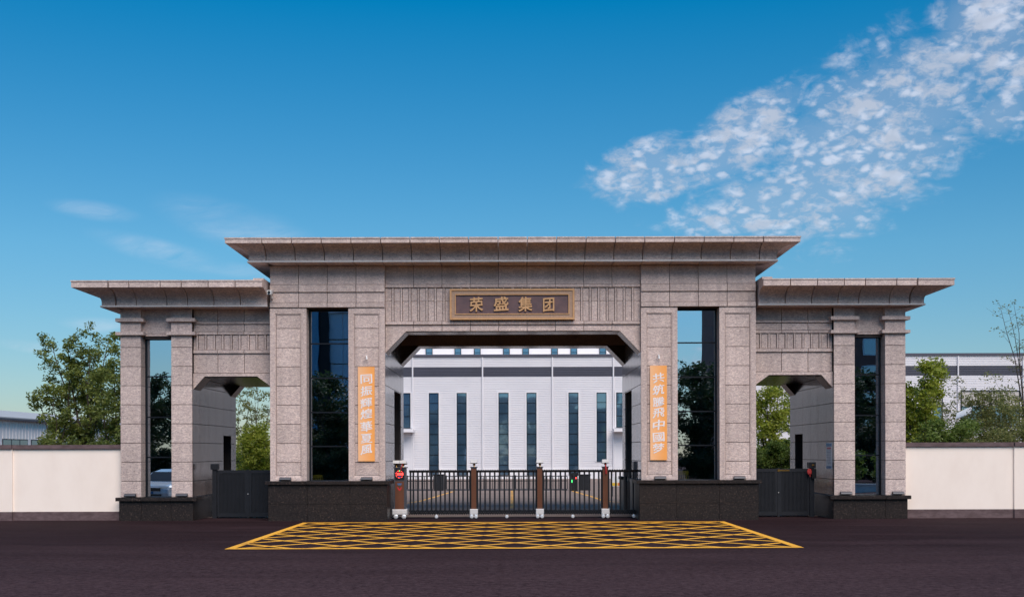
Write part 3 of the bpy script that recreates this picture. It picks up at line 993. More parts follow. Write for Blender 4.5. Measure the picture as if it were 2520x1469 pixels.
# ---- side wings
YW = 0.37
wo_, wi_ = HX(966, YW), HX(790, YW)         # outer and inner edge of a wing block
zw_wt = PZ(758.3, YW)
zr1t, zr1b = PZ(780.4, YW - 0.12), PZ(788.7, YW - 0.12)
zr2t, zr2b = PZ(814, YW - 0.12), PZ(821.5, YW - 0.12)
zwc, zwcb = PZ(1220.8, YW), PZ(1230, YW - 0.1)
ztop_w = PZ(687, -0.8)
for s in (-1, 1):
    pO, pI = (HX(916, YW), wo_), (wi_, HX(841, YW))
    c = MB()
    c.box(SX(s, wi_ + 0.04), SX(s, wo_ - 0.04), YW + 0.24, DEP - 0.03, zr2b, ztop_w - 0.1)
    for p0, p1 in (pO, pI):
        c.box(SX(s, p0 + 0.03), SX(s, p1 - 0.03), YW + 0.04, YW + 0.46, 0.1, ztop_w - 0.2)
    c.box(SX(s, wo_ - 0.3), SX(s, wo_ - 0.04), YW + 0.46, DEP - 0.03, 0, zr2b)
    dy0, dy1, dz = 4.55, 5.7, PZ(1071, 5.7)
    c.box(SX(s, wi_ + 0.04), SX(s, wi_ + 0.3), YW + 0.46, dy0, 0, zr2b)
    c.box(SX(s, wi_ + 0.04), SX(s, wi_ + 0.3), dy1, DEP - 0.03, 0, zr2b)
    c.box(SX(s, wi_ + 0.04), SX(s, wi_ + 0.3), dy0, dy1, dz, zr2b)
    c.box(SX(s, wi_ + 0.3), SX(s, wo_ - 0.3), DEP - 0.3, DEP - 0.03, 0, zr2b)
    # roof block over the lintel and the passage
    zwa = PZ(924.2, YW + 0.2)
    c.box(SX(s, xout + 0.004), SX(s, wi_ + 0.04), YW + 0.25, DEP - 0.04, zwa, ztop_w - 0.1)
    wg = part('wing', c, 'stone_core', GH)
    part('doorway', MB().box(SX(s, wi_ + 0.32), SX(s, wi_ + 1.3), dy1 - 0.02, dy1 + 0.08, 0.0, dz + 0.1).box(SX(s, wi_ + 1.3), SX(s, wi_ + 1.4), dy0 - 0.1, dy1 + 0.08, 0, dz + 0.1)
         .box(SX(s, wi_ + 0.32), SX(s, wi_ + 1.3), dy0 - 0.1, dy0 - 0.002, 0, dz + 0.1).box(SX(s, wi_ + 0.32), SX(s, wi_ + 1.3), dy0, dy1, dz, dz + 0.1), 'stone_core', wg)
    jz = [PZ(v, YW) for v in (852.3, 899.3, 946.3, 993.3, 1040.2, 1087.2, 1134.2, 1181.1)]
    for p0, p1 in (pO, pI):
        x0, x1 = sorted((SX(s, p0), SX(s, p1)))
        zs = [zr2b] + jz + [zwc]
        for a, b in zip(zs[:-1], zs[1:]):
            panel('pilaster_panel', 'stone', wg, x0, x1, YW, YW + 0.04, b + G, a - G)
        panel('pilaster_panel', 'stone', wg, x0, x1, YW, YW + 0.04, zr1b, zw_wt)
        panel('pilaster_panel', 'stone', wg, x0, x1, YW, YW + 0.04, zr2t, zr1b - G)
        for za, zb_ in ((zr1b, zr1t), (zr2b, zr2t)):
            part('capital_band', MB().box(x0 - 0.13, x1 + 0.13, YW - 0.12, YW - 0.002, za, zb_)
                 .box(x0 - 0.13, x0 - 0.001, YW - 0.002, YW + 0.32, za, zb_).box(x1 + 0.001, x1 + 0.13, YW - 0.002, YW + 0.32, za, zb_), 'stone', wg)
        # jambs
        jx, dj = (p0, 1) if p0 == pO[0] else (p1, -1)
        zs2 = [zr2b - 0.004] + jz + [zwc]
        for a, b in zip(zs2[:-1], zs2[1:]):
            part('jamb_panel', MB().box(SX(s, jx), SX(s, jx + dj * 0.028), YW + 0.042, YW + 0.46, b + G * 0.7, a - G * 0.7), 'stone', wg)
        part('jamb_panel', MB().box(SX(s, jx), SX(s, jx + dj * 0.028), YW + 0.042, YW + 0.24, zr2b, zw_wt), 'stone', wg)
    # outer end of the wing
    for k in range(6):
        ya = YW + 0.042 + k * (DEP - YW - 0.05) / 6; yb_ = ya + (DEP - YW - 0.05) / 6
        part('side_panel', MB().box(SX(s, wo_), SX(s, wo_ - 0.038), ya + G, yb_ - G, zwc, zw_wt), 'stone', wg)
    # slab over the window
    x0, x1 = sorted((SX(s, pI[1]), SX(s, pO[0])))
    panel('window_head', 'stone', wg, x0 + 0.002, x1 - 0.002, YW + 0.2, YW + 0.24, zr2b + 0.06, zw_wt)
    panel('window_head', 'stone', wg, x0 + 0.002, x1 - 0.002, YW + 0.17, YW + 0.24, zr2b - 0.02, zr2b + 0.06 - G)
    part('window_head', MB().box(x0 + 0.03, x1 - 0.03, YW + 0.242, YW + 0.7, zr2b - 0.1, zr2b), 'stone_core', wg)
    window(GH, x0, x1, YW + 0.49, zwc - 0.02, PZ(824, YW + 0.49), [PZ(v, YW + 0.49) for v in (924.4, 1024, 1122.2)])
    # lintel between wing and tower
    YL = YW + 0.2
    lx = [xout + 0.003, HX(661, YL), HX(726, YL), wi_ + 0.0]
    le = [SX(s, v) for v in lx]
    rows = [(758.3, 789.3, 0), (789.3, 796.4, 0.05), (796.4, 814.4, 0), (814.4, 822.2, 0.05), (859.0, 868.2, 0.06), (868.2, 916.4, 0)]
    for ya, yb_, pro in rows:
        row_panels('lintel_panel', 'stone', wg, le, YL - pro, YL + 0.05, PZ(yb_, YL), PZ(ya, YL))
    xk = HX(776.5, YL)
    fc = [SX(s, xk - k * HX(20.9, YL)) for k in range(9) if xk - k * HX(20.9, YL) > xout + 0.05]
    flutes(wg, min(le), max(le), fc, YL, [(PZ(859, YL), PZ(822.2, YL))])
    zl0 = PZ(916.4, YL); c1 = HX(758, YL); c2 = HX(629.5, YL); zch = PZ(956, YL)
    pc = [(wi_, zch), (wi_, zl0 - G), (xout + 0.003, zl0 - G), (xout + 0.003, zch + 0.04), (c2, zwa), (c1, zwa)]
    part('arch_border', MB().prism([(SX(s, a), z) for a, z in pc], YL - 0.05, YL + 0.05), 'stone', wg)
    for y0, y1 in ((YL + 0.052, YL + 0.85), (DEP - 0.8, DEP - 0.05)):
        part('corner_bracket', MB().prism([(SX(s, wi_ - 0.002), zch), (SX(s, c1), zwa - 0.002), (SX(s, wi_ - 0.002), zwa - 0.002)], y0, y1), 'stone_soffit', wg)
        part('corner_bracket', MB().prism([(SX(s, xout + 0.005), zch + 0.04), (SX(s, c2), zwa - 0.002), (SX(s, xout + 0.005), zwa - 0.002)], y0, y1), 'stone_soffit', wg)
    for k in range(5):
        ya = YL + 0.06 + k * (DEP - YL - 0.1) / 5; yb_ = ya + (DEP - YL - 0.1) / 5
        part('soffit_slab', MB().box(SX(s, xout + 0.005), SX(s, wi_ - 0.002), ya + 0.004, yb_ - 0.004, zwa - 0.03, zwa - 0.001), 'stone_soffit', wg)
    # polished cheek of the side passage, with a doorway
    ys = [YW + 0.045, 1.35, 2.4, 3.45, dy0, dy1, DEP - 0.01]
    zs = [zwc] + jz[::-1]
    zs = [z for z in zs if z < zwa] + [zwa - 0.03]
    for ya, yb_ in zip(ys[:-1], ys[1:]):
        for za, zb_ in zip(zs[:-1], zs[1:]):
            if abs(ya - dy0) < 0.01:
                if zb_ <= dz + 0.01: continue
                za = max(za, dz)
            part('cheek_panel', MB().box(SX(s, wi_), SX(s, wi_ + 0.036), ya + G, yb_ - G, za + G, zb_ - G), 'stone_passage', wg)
    # tower flank seen from the side passage
    part('flank_slab', MB().box(SX(s, xout + 0.001), SX(s, xout + 0.004), 0.08, DEP, zcap, zwa), 'stone', wg)
    # pedestal
    pd = part('pedestal', MB().box(SX(s, wi_ + 0.0), SX(s, wo_ - 0.0), YW - 0.02, YW + 0.4, 0, zwcb)
              .box(SX(s, wi_), SX(s, wi_ + 0.035), YW + 0.4, dy0, 0, zwcb).box(SX(s, wi_), SX(s, wi_ + 0.035), dy1, DEP, 0, zwcb), 'grout', GH)
    e3 = [wi_ - 0.05, HX(841, YW), HX(914, YW), wo_ + 0.0]
    for i, (a, b) in enumerate(zip(e3[:-1], e3[1:])):
        x0, x1 = sorted((SX(s, a), SX(s, b)))
        panel('pedestal_slab', 'dark_granite', pd, x0 + 0.004, x1 - 0.004, YW - 0.07, YW - 0.021, -0.01, zwcb - 0.004)
        ex0 = 0.13 if (s < 0 and i == 2) or (s > 0 and i == 0) else 0
        ex1 = 0.13 if (s > 0 and i == 2) or (s < 0 and i == 0) else 0
        panel('cap_slab', 'dark_granite', pd, x0 + 0.003 - ex0, x1 - 0.003 + ex1, YW - 0.17, YW - 0.004, zwcb, zwc)
    for ya, yb_ in ((YW - 0.018, 2.4), (2.4, dy0), (dy1, DEP)):
        part('pedestal_slab', MB().box(SX(s, wi_ - 0.05), SX(s, wi_ - 0.002), ya + 0.004, yb_ - 0.004, -0.01, zwcb - 0.004), 'dark_granite', pd)
        part('cap_slab', MB().box(SX(s, wi_ - 0.15), SX(s, wi_ - 0.003), ya + 0.02, yb_ - 0.004, zwcb, zwc), 'dark_granite', pd)
    part('pedestal_slab', MB().box(SX(s, wo_ + 0.001), SX(s, wo_ + 0.05), YW - 0.02, YW + 0.4, -0.01, zwcb - 0.004), 'dark_granite', pd)
    # cornice of the wing
    aw, bwg = 0.5, 1.2
    prw = profile(aw, bwg, zw_wt + 0.004, PZ(749.3, YW - aw), PZ(740, YW - aw), PZ(704.3, YW - bwg), PZ(687, YW - bwg))
    wc = part('cornice', MB().box(SX(s, xout + 0.05), SX(s, wo_ - 0.26), YW + 0.26, DEP - 0.26, ztop_w - 0.3, ztop_w - 0.05), 'stone_core', GH)
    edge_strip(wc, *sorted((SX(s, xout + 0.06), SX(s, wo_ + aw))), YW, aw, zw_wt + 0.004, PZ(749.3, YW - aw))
    hj = [HX(v, YW - bwg) for v in (683.6, 750, 816, 868, 945, 995)]
    if s < 0:
        cornice(wc, SX(s, wo_), SX(s, xout + 0.06), YW, DEP, prw, [SX(s, v) for v in hj + [wo_ + 0.0]], True, False, [YW + 0.02, 1.5, 2.7, 3.9, 5.1])
    else:
        cornice(wc, SX(s, xout + 0.06), SX(s, wo_), YW, DEP, prw, [SX(s, v) for v in hj + [wo_ + 0.0]], False, True, [YW + 0.02, 1.5, 2.7, 3.9, 5.1])
    part('roof_block', MB().box(SX(s, xout + 0.08), SX(s, xout + 0.42), -0.6, 1.5, ztop_w + 0.002 - 0.06, ztop_w + 0.085).box(SX(s, xout + 0.14), SX(s, xout + 0.36), -0.62, -0.6, ztop_w - 0.02, ztop_w + 0.05), 'stone', wc)

# ================================================================== WALLS
YWL = 0.62
zc_ = PZ(1091.2, YWL)
for s, lab in ((-1, 'cream rendered boundary wall with brown coping running left from the gatehouse'),
               (1, 'cream rendered boundary wall with brown coping running right from the gatehouse')):
    x0 = wo_ + 0.03; x1 = wo_ + 14.0
    xp = HX(1231, YWL)
    t_ = thing('boundary_wall', (SX(s, (x0 + x1) / 2), YWL + 0.12, 0), lab, 'wall', 'cream boundary walls')
    part('wall_face', MB().box(SX(s, x0), SX(s, x1), YWL, YWL + 0.24, 0.3, zc_ - 0.14), 'cream_render', t_)
    part('plinth', MB().box(SX(s, x0), SX(s, x1), YWL - 0.012, YWL + 0.252, 0.0, 0.3), 'brown_paint', t_)
    part('coping', MB().box(SX(s, x0), SX(s, xp), YWL - 0.07, YWL + 0.31, zc_ - 0.14, zc_), 'brown_paint', t_)
    part('coping', MB().box(SX(s, xp + 0.003), SX(s, x1), YWL - 0.12, YWL + 0.36, zc_ - 0.14, zc_ + 0.004), 'brown_paint', t_)
    pr_ = part('wall_pier', MB().box(SX(s, xp), SX(s, x1 - 0.01), YWL - 0.06, YWL - 0.002, 0.302, zc_ - 0.142), 'cream_render', t_)
    part('plinth', MB().box(SX(s, xp), SX(s, x1 - 0.01), YWL - 0.075, YWL - 0.014, 0.0, 0.3), 'brown_paint', t_)

# ================================================================== SIDE GATES
def side_gate(s, yg, label):
    th = thing('side_gate', (SX(s, (xout + wi_) / 2), yg, 0), label, 'gate', 'grey metal side gates')
    ztop = PZ(1154.5, yg); zlo = 0.05
    xa, xb = xout + 0.09, HX(728, yg)
    mid = HX(652, yg)
    for i, (a, b) in enumerate(((xa, mid - 0.035), (mid + 0.035, xb))):
        x0, x1 = sorted((SX(s, a), SX(s, b)))
        lf = part('gate_leaf', MB().box(x0, x1, yg - 0.03, yg + 0.03, ztop - 0.11, ztop).box(x0, x1, yg - 0.03, yg + 0.03, zlo, zlo + 0.13)
                  .box(x0, x0 + 0.08, yg - 0.03, yg + 0.03, zlo + 0.13, ztop - 0.11).box(x1 - 0.08, x1, yg - 0.03, yg + 0.03, zlo + 0.13, ztop - 0.11), 'gate_grey', th)
        mb = MB(); x = x0 + 0.08
        n = int((x1 - x0 - 0.16) / 0.046)
        for k in range(n):
            xx = x0 + 0.08 + (k + 0.5) * (x1 - x0 - 0.16) / n
            mb.box(xx - 0.013, xx + 0.013, yg - 0.022, yg + 0.004, zlo + 0.131, ztop - 0.111)
        mb.box(x0 + 0.081, x1 - 0.081, yg + 0.005, yg + 0.012, zlo + 0.131, ztop - 0.111)
        part('fin_panel', mb, 'gate_grey', lf, kind='stuff')
    x0, x1 = sorted((SX(s, mid - 0.034), SX(s, mid + 0.034)))
    part('gate_post', MB().box(x0, x1, yg - 0.045, yg + 0.045, 0.0, ztop + 0.02), 'gate_grey', th)
    part('latch', MB().lathe([(0.016, 0), (0.016, 0.02)], ((x0 + x1) / 2, yg - 0.066, 0.85), 'y', 10), 'chrome', th)
    x0, x1 = sorted((SX(s, xb + 0.01), SX(s, xb + 0.16)))
    hp = PZ(1139, yg)
    po = part('end_post', MB().box(x0, x1, yg - 0.08, yg + 0.08, 0.0, hp - 0.2), 'gate_grey', th)
    part('operator_box', MB().box(x0 - 0.05, x1 + 0.05, yg - 0.12, yg + 0.12, hp - 0.2, hp), 'gate_grey', po)
    # hinge arm along the inner post
    part('gate_post', MB().box(*sorted((SX(s, xout + 0.01), SX(s, xout + 0.085))), yg - 0.04, yg + 0.04, 0.0, ztop), 'gate_grey', th)
    if s > 0:
        xm = (x0 + x1) / 2
        part('keypad_box', MB().box(xm - 0.03, xm + 0.12, yg - 0.2, yg - 0.09, hp - 0.56, hp - 0.22).box(xm - 0.01, xm + 0.06, yg - 0.135, yg - 0.121, hp - 0.13, hp - 0.06), 'black_plastic', po)
        part('name_plate', MB().box(xm - 0.02, xm + 0.06, yg - 0.142, yg - 0.136, hp - 0.125, hp - 0.065), 'brass', po)
        part('name_plate', MB().box(xm - 1.2, xm - 0.78, yg - 0.036, yg - 0.031, ztop - 0.085, ztop - 0.035), 'brass', th)
        part('name_plate', MB().box(SX(s, mid) - 0.03, SX(s, mid) + 0.05, yg - 0.056, yg - 0.046, ztop - 0.1, ztop - 0.02), 'brass', th)
        rb = MB()
        for k in range(6):
            w = k * 1.05
            rb.lathe([(0.012, -0.02), (0.055, 0.0), (0.012, 0.02)], (xm - 0.11 + 0.035 * math.cos(w), yg - 0.16 + 0.02 * math.sin(w), hp - 0.33 + 0.06 * math.sin(w)), 'y', 8)
        rb.tube([(xm - 0.1, yg - 0.16, hp - 0.36), (xm - 0.09, yg - 0.16, hp - 0.5)], 0.02, 5)
        part('ribbon_bow', rb, 'red_cloth', po)
    return th


side_gate(-1, 1.7, 'dark grey slatted metal gate closing the left side passage')
side_gate(1, 1.7, 'dark grey slatted metal gate with red ribbon in the right side passage')

# ================================================================== RETRACTABLE GATE
YG = 1.25
RG = thing('retractable_gate', (XC, YG, 0), 'black folding retractable gate with brown posts across the vehicle passage', 'gate')
sg = (D + YG) / FPX
zr_t, zr_b = PZ(1155.5, YG), PZ(1162.5, YG)
zl_t, zl_b = PZ(1253, YG), PZ(1266, YG)
gx0, gx1 = PX(1003, YG), PX(1580, YG)
posts = [PX(1166, YG), PX(1328, YG), PX(1489, YG)]
bay = [gx0] + posts + [gx1 + 0.02]
for i, (a, b) in enumerate(zip(bay[:-1], bay[1:])):
    lo = a + (0.09 if i else 0.07); hi = b - 0.09
    if i == 3: hi = gx1 - 0.03
    xs = [lo + 0.03, lo + 0.13]
    n = max(3, round((hi - lo - 0.26) / (11.53 * sg)))
    xs += [lo + 0.13 + (hi - lo - 0.26) * k / n for k in range(1, n + 1)] + [hi - 0.03]
    for x in xs:
        part('bar', MB().box(x - 0.028, x + 0.028, YG - 0.03, YG + 0.03, zl_t - 0.03, zr_b + 0.02), 'gate_black', RG)
    mb = MB()
    st = 0.0785
    n2 = int((hi - lo) / st)
    st = (hi - lo) / n2
    for k in range(n2):
        x = lo + k * st
        for z0, z1, dy in ((zr_b + 0.005, zr_t + 0.005, -0.05), (zl_b + 0.0, zl_t, -0.05), (zr_b + 0.005, zr_t + 0.005, 0.05), (zl_b, zl_t, 0.05)):
            zc2 = (z0 + z1) / 2; hh = (z1 - z0) / 2 - 0.02
            dz = hh if k % 2 else -hh
            mb.tube([(x - 0.012, YG + dy, zc2 - dz), (x + st + 0.012, YG + dy, zc2 + dz)], 0.026, 5)
            mb.tube([(x - 0.012, YG + dy * 0.45, zc2 + dz), (x + st + 0.012, YG + dy * 0.45, zc2 - dz)], 0.026, 5)
    mb.box(lo, hi, YG - 0.02, YG + 0.02, zr_b + 0.01, zr_b + 0.04)
    mb.box(lo, hi, YG - 0.02, YG + 0.02, zl_t - 0.05, zl_t - 0.02)
    part('scissor_linkage', mb, 'gate_black', RG, kind='stuff')
for i, x in enumerate(posts):
    zt = PZ(1147.5, YG)
    p = part('post', MB().box(x - 0.085, x + 0.085, YG - 0.1, YG + 0.1, 0.12, zt - 0.06), 'gate_brown', RG)
    part('post_edge', MB().box(x - 0.098, x - 0.0855, YG - 0.105, YG + 0.1, 0.3, zt - 0.06).box(x + 0.0855, x + 0.098, YG - 0.105, YG + 0.1, 0.3, zt - 0.06), 'gate_black', p)
    part('post_cap', MB().box(x - 0.125, x + 0.125, YG - 0.13, YG + 0.12, zt - 0.03, zt).box(x - 0.105, x + 0.105, YG - 0.11, YG + 0.105, zt - 0.06, zt - 0.03), 'lamp_grey', p)
    part('lamp_stem', MB().lathe([(0.03, 0), (0.02, 0.03), (0.055, 0.07), (0.03, 0.1), (0.045, 0.12)], (x + 0.01, YG, zt), 'z', 12), 'brass', p)
    part('solar_lamp', MB().add([(x - 0.11, YG - 0.16, zt + 0.13), (x + 0.11, YG - 0.16, zt + 0.13), (x + 0.13, YG + 0.12, zt + 0.1), (x - 0.13, YG + 0.12, zt + 0.1),
                                 (x - 0.11, YG - 0.16, zt + 0.24), (x + 0.11, YG - 0.16, zt + 0.24), (x + 0.13, YG + 0.12, zt + 0.13), (x - 0.13, YG + 0.12, zt + 0.13)],
                                [(0, 3, 2, 1), (4, 5, 6, 7), (0, 1, 5, 4), (1, 2, 6, 5), (2, 3, 7, 6), (3, 0, 4, 7)]), 'white_plastic', p)
    b = part('wheel_box', MB().bbox(x - 0.14, x + 0.14, YG - 0.16, YG + 0.16, 0.13, 0.33, 0.02).box(x - 0.06, x + 0.141, YG - 0.165, YG - 0.158, 0.19, 0.205), 'chrome', p)
    for dx in (-0.075, 0.075):
        part('wheel', MB().lathe([(0.02, -0.17), (0.055, -0.165), (0.07, -0.14), (0.07, -0.09)], (x + dx, YG, 0.07), 'y', 14), 'chrome', p)
    if i == 2:
        part('ribbon', MB().tube([(x, YG - 0.12, zt + 0.07), (x + 0.02, YG - 0.14, zt - 0.08), (x + 0.02, YG - 0.13, zt - 0.26)], [0.02, 0.035, 0.03], 6), 'red_cloth', p)
for xd in (1074, 1247, 1409, 1559, 1574):
    x = PX(xd, YG)
    w_ = part('guide_wheel', MB().lathe([(0.02, -0.12), (0.05, -0.115), (0.062, -0.09), (0.062, -0.04)], (x, YG, 0.062), 'y', 14)
              .tube([(x, YG - 0.06, 0.1), (x, YG - 0.03, zl_b + 0.02)], 0.02, 6), 'chrome', RG)
# motor head
mx0, mx1 = PX(969.5, YG), PX(1001, YG)
zt = PZ(1148, YG)
mh = part('motor_head', MB().box(mx0 + 0.02, mx1 - 0.02, YG - 0.2, YG + 0.22, 0.12, zt - 0.03), 'lamp_grey', RG)
part('front_panel', MB().box(mx0 + 0.06, mx1 - 0.08, YG - 0.212, YG - 0.201, 0.3, PZ(1183, YG)), 'gate_brown', mh)
dcx = PX(984.5, YG)
part('display', MB().box(mx0 + 0.055, mx1 - 0.07, YG - 0.215, YG - 0.201, PZ(1179, YG), PZ(1153, YG)), 'black_plastic', mh)
ring = MB()
for k in range(22):
    if k % 3 == 2: continue
    a0, a1 = 2 * math.pi * k / 22, 2 * math.pi * (k + 0.7) / 22
    zc2 = PZ(1165.5, YG)
    ring.tube([(dcx + 0.125 * math.cos(a0), YG - 0.218, zc2 + 0.125 * math.sin(a0)), (dcx + 0.125 * math.cos(a1), YG - 0.218, zc2 + 0.125 * math.sin(a1))], 0.007, 5)
part('display_ring', ring, 'led_red', mh)
dig = MB()
for k in range(5):
    xk = dcx - 0.085 + k * 0.043
    dig.box(xk, xk + 0.008, YG - 0.2175, YG - 0.2155, PZ(1168, YG), PZ(1162, YG)).box(xk + 0.022, xk + 0.03, YG - 0.2175, YG - 0.2155, PZ(1168, YG), PZ(1162, YG))
    for zz in (1162.2, 1165, 1167.6):
        dig.box(xk + 0.008, xk + 0.022, YG - 0.2175, YG - 0.2155, PZ(zz, YG) - 0.005, PZ(zz, YG) + 0.005)
part('display_digits', dig, 'led_red', mh)
part('display_lamp', MB().lathe([(0.018, -0.22), (0.018, -0.2155)], (dcx, YG, PZ(1157, YG)), 'y', 10), 'led_green', mh)
bl = MB()
for k in range(3): bl.box(dcx - 0.03 + k * 0.025, dcx - 0.02 + k * 0.025, YG - 0.2175, YG - 0.2155, PZ(1171.8, YG), PZ(1171, YG))
part('display_lamp', bl, 'led_blue', mh)
lg = MB()
for r_ in range(2):
    for k in range(7 - 2 * r_):
        xk = dcx - 0.08 + r_ * 0.025 + k * 0.023
        lg.box(xk, xk + 0.017, YG - 0.2155, YG - 0.2125, PZ(1188.5 + 2.6 * r_, YG) - 0.014, PZ(1188.5 + 2.6 * r_, YG) + 0.012)
part('logo_letters', lg, 'logo_blue', mh)
vz0, vz1 = PZ(1206, YG), PZ(1196, YG)
part('logo_emblem', MB().prism([(dcx - 0.085, vz1), (dcx - 0.055, vz1 - 0.01), (dcx - 0.0, vz0 + 0.05), (dcx + 0.055, vz1 - 0.01), (dcx + 0.085, vz1), (dcx + 0.05, vz1 - 0.09), (dcx, vz0), (dcx - 0.05, vz1 - 0.09)][::-1], YG - 0.2155, YG - 0.2125), 'logo_red', mh)
part('post_cap', MB().box(mx0 - 0.01, mx1 + 0.02, YG - 0.23, YG + 0.24, zt - 0.03, zt), 'lamp_grey', mh)
for dx in (0.1, 0.33):
    x = mx0 + dx
    part('lamp_stem', MB().lathe([(0.03, 0), (0.02, 0.03), (0.06, 0.08), (0.03, 0.11), (0.045, 0.12)], (x, YG - 0.08, zt), 'z', 12), 'brass', mh)
    part('solar_lamp', MB().add([(x - 0.11, YG - 0.24, zt + 0.13), (x + 0.11, YG - 0.24, zt + 0.13), (x + 0.13, YG + 0.1, zt + 0.08), (x - 0.1, YG + 0.1, zt + 0.08),
                                 (x - 0.11, YG - 0.24, zt + 0.23), (x + 0.11, YG - 0.24, zt + 0.23), (x + 0.13, YG + 0.1, zt + 0.12), (x - 0.1, YG + 0.1, zt + 0.12)],
                                [(0, 3, 2, 1), (4, 5, 6, 7), (0, 1, 5, 4), (1, 2, 6, 5), (2, 3, 7, 6), (3, 0, 4, 7)]), 'white_plastic', mh)
part('ribbon', MB().tube([(mx0 + 0.32, YG - 0.25, zt + 0.1), (mx0 + 0.27, YG - 0.26, zt - 0.03), (mx0 + 0.25, YG - 0.24, zt - 0.15)], [0.02, 0.018, 0.012], 6), 'red_cloth', mh)
part('wheel_box', MB().bbox(mx0 - 0.05, mx1 + 0.03, YG - 0.27, YG + 0.27, 0.13, 0.33, 0.03).box(mx0 + 0.05, mx1 + 0.031, YG - 0.274, YG - 0.268, 0.2, 0.225), 'chrome', mh)
for dx in (0.08, 0.36):
    part('wheel', MB().lathe([(0.02, -0.275), (0.05, -0.27), (0.08, -0.25), (0.08, -0.18)], (mx0 + dx, YG, 0.08), 'y', 16), 'chrome', mh)


# ================================================================== SIGNS
def text_mesh(ch, w, h, depth, off, shear, bev=0.0):
    cu = bpy.data.curves.new('glyph', 'FONT')
    cu.body = ch; cu.size = 1.0; cu.extrude = 0.05; cu.offset = off; cu.resolution_u = 3
    if bev: cu.bevel_depth = bev; cu.bevel_resolution = 1
    ob = bpy.data.objects.new('glyph', cu); COL.objects.link(ob)
    dg = bpy.context.evaluated_depsgraph_get()
    me = bpy.data.meshes.new_from_object(ob.evaluated_get(dg))
    bpy.data.objects.remove(ob, do_unlink=True); bpy.data.curves.remove(cu)
    n = len(me.vertices); co = np.empty(n * 3); me.vertices.foreach_get('co', co); co = co.reshape(-1, 3)
    co[:, 1] += shear * co[:, 0]
    lo, hi = co.min(0), co.max(0)
    q = np.empty_like(co)
    q[:, 0] = ((co[:, 0] - lo[0]) / (hi[0] - lo[0]) - 0.5) * w
    q[:, 2] = ((co[:, 1] - lo[1]) / (hi[1] - lo[1]) - 0.5) * h
    q[:, 1] = -((co[:, 2] - lo[2]) / (hi[2] - lo[2])) * depth
    me.vertices.foreach_set('co', q.ravel()); me.update()
    return me


YP = YB - 0.1
pl = thing('name_plaque', (PX(1261, YP), YP, PZ(787, YP)), 'bronze framed plaque with four gold Chinese characters above the vehicle passage', 'sign')
x0, x1, zt, zb_ = PX(1108, YP), PX(1414.5, YP), PZ(711.6, YP), PZ(787, YP)
def frame_ring(name, m, par, x0, x1, z0, z1, w, y0, y1):
    return part(name, MB().box(x0, x1, y0, y1, z1 - w, z1).box(x0, x1, y0, y1, z0, z0 + w).box(x0, x0 + w, y0, y1, z0 + w, z1 - w).box(x1 - w, x1, y0, y1, z0 + w, z1 - w), m, par)
frame_ring('outer_frame', 'bronze', pl, x0, x1, zb_, zt, 0.062, YP - 0.09, YP + 0.05)
frame_ring('key_band', 'bronze_key', pl, x0 + 0.063, x1 - 0.063, zb_ + 0.063, zt - 0.063, 0.11, YP - 0.06, YP + 0.05)
frame_ring('inner_frame', 'bronze', pl, x0 + 0.174, x1 - 0.174, zb_ + 0.174, zt - 0.174, 0.03, YP - 0.085, YP + 0.05)
part('backboard', MB().box(x0 + 0.205, x1 - 0.205, YP - 0.03, YP + 0.05, zb_ + 0.205, zt - 0.205), 'bronze_dark', pl)
for ch, xa, xb, ya, yb_ in (('\u8363', 1156.6, 1190.2, 731.2, 767.9), ('\u76db', 1215.8, 1252.5, 730, 766.5), ('\u96c6', 1276.4, 1311.3, 730.6, 767.9), ('\u56e2', 1337, 1365, 733, 768.3)):
    me = text_mesh(ch, HX(xb - xa, YP), HX(yb_ - ya, YP), 0.06, 0.012, 0.06, 0.008)
    o = link('character', me, 'gold_letter', pl)
    o.location = Vector(o.location) + Vector((PX((xa + xb) / 2, YP), YP - 0.031, PZ((ya + yb_) / 2, YP)))

for nm, bx, by, txt, lab in (('l', (881.5, 922.5), (901.5, 1133.5), '\u540c\u632f\u8f1d\u714c\u83ef\u590f\u98a8', 'orange vertical banner with seven silver characters on the left tower'),
                             ('r', (1600, 1641.5), (900.5, 1132.5), '\u5171\u7b51\u9a30\u98db\u4e2d\u570b\u68a6', 'orange vertical banner with seven silver characters on the right tower')):
    yb0 = -0.012
    ba = thing('banner', (PX(sum(bx) / 2), yb0, PZ(by[1])), lab, 'banner', 'orange slogan banners')
    part('banner_sheet', MB().box(PX(bx[0]), PX(bx[1]), yb0 - 0.008, yb0 + 0.004, PZ(by[1]), PZ(by[0])), 'banner_orange', ba)
    cy = [by[0] + (v / 1469 * 258.4 - 15.0) for v in (255, 425, 590, 745, 915, 1085, 1240)]
    for ch, y in zip(txt, cy):
        me = text_mesh(ch, HX(28), HX(25.5), 0.004, 0.004, 0.16)
        import bmesh
        ph = random.random() * 6
        bm = bmesh.new(); bm.from_mesh(me)
        for v_ in bm.verts:
            v_.co.x += 0.010 * math.sin(9 * v_.co.z + ph) + 0.08 * v_.co.z * v_.co.x
            v_.co.z += 0.012 * math.sin(10 * v_.co.x + ph * 1.7)
        base = bm.verts[:] + bm.edges[:] + bm.faces[:]
        for q, (dx, dz) in enumerate(((-0.006, 0.002), (0.006, -0.002))):
            du = bmesh.ops.duplicate(bm, geom=base)
            bmesh.ops.translate(bm, vec=(dx, -0.0007 * (q + 1), dz), verts=[g_ for g_ in du['geom'] if isinstance(g_, bmesh.types.BMVert)])
        bm.to_mesh(me); bm.free()
        o = link('character', me, 'banner_silver', ba)
        o.location = Vector(o.location) + Vector((PX(sum(bx) / 2), yb0 - 0.0085, PZ(y)))

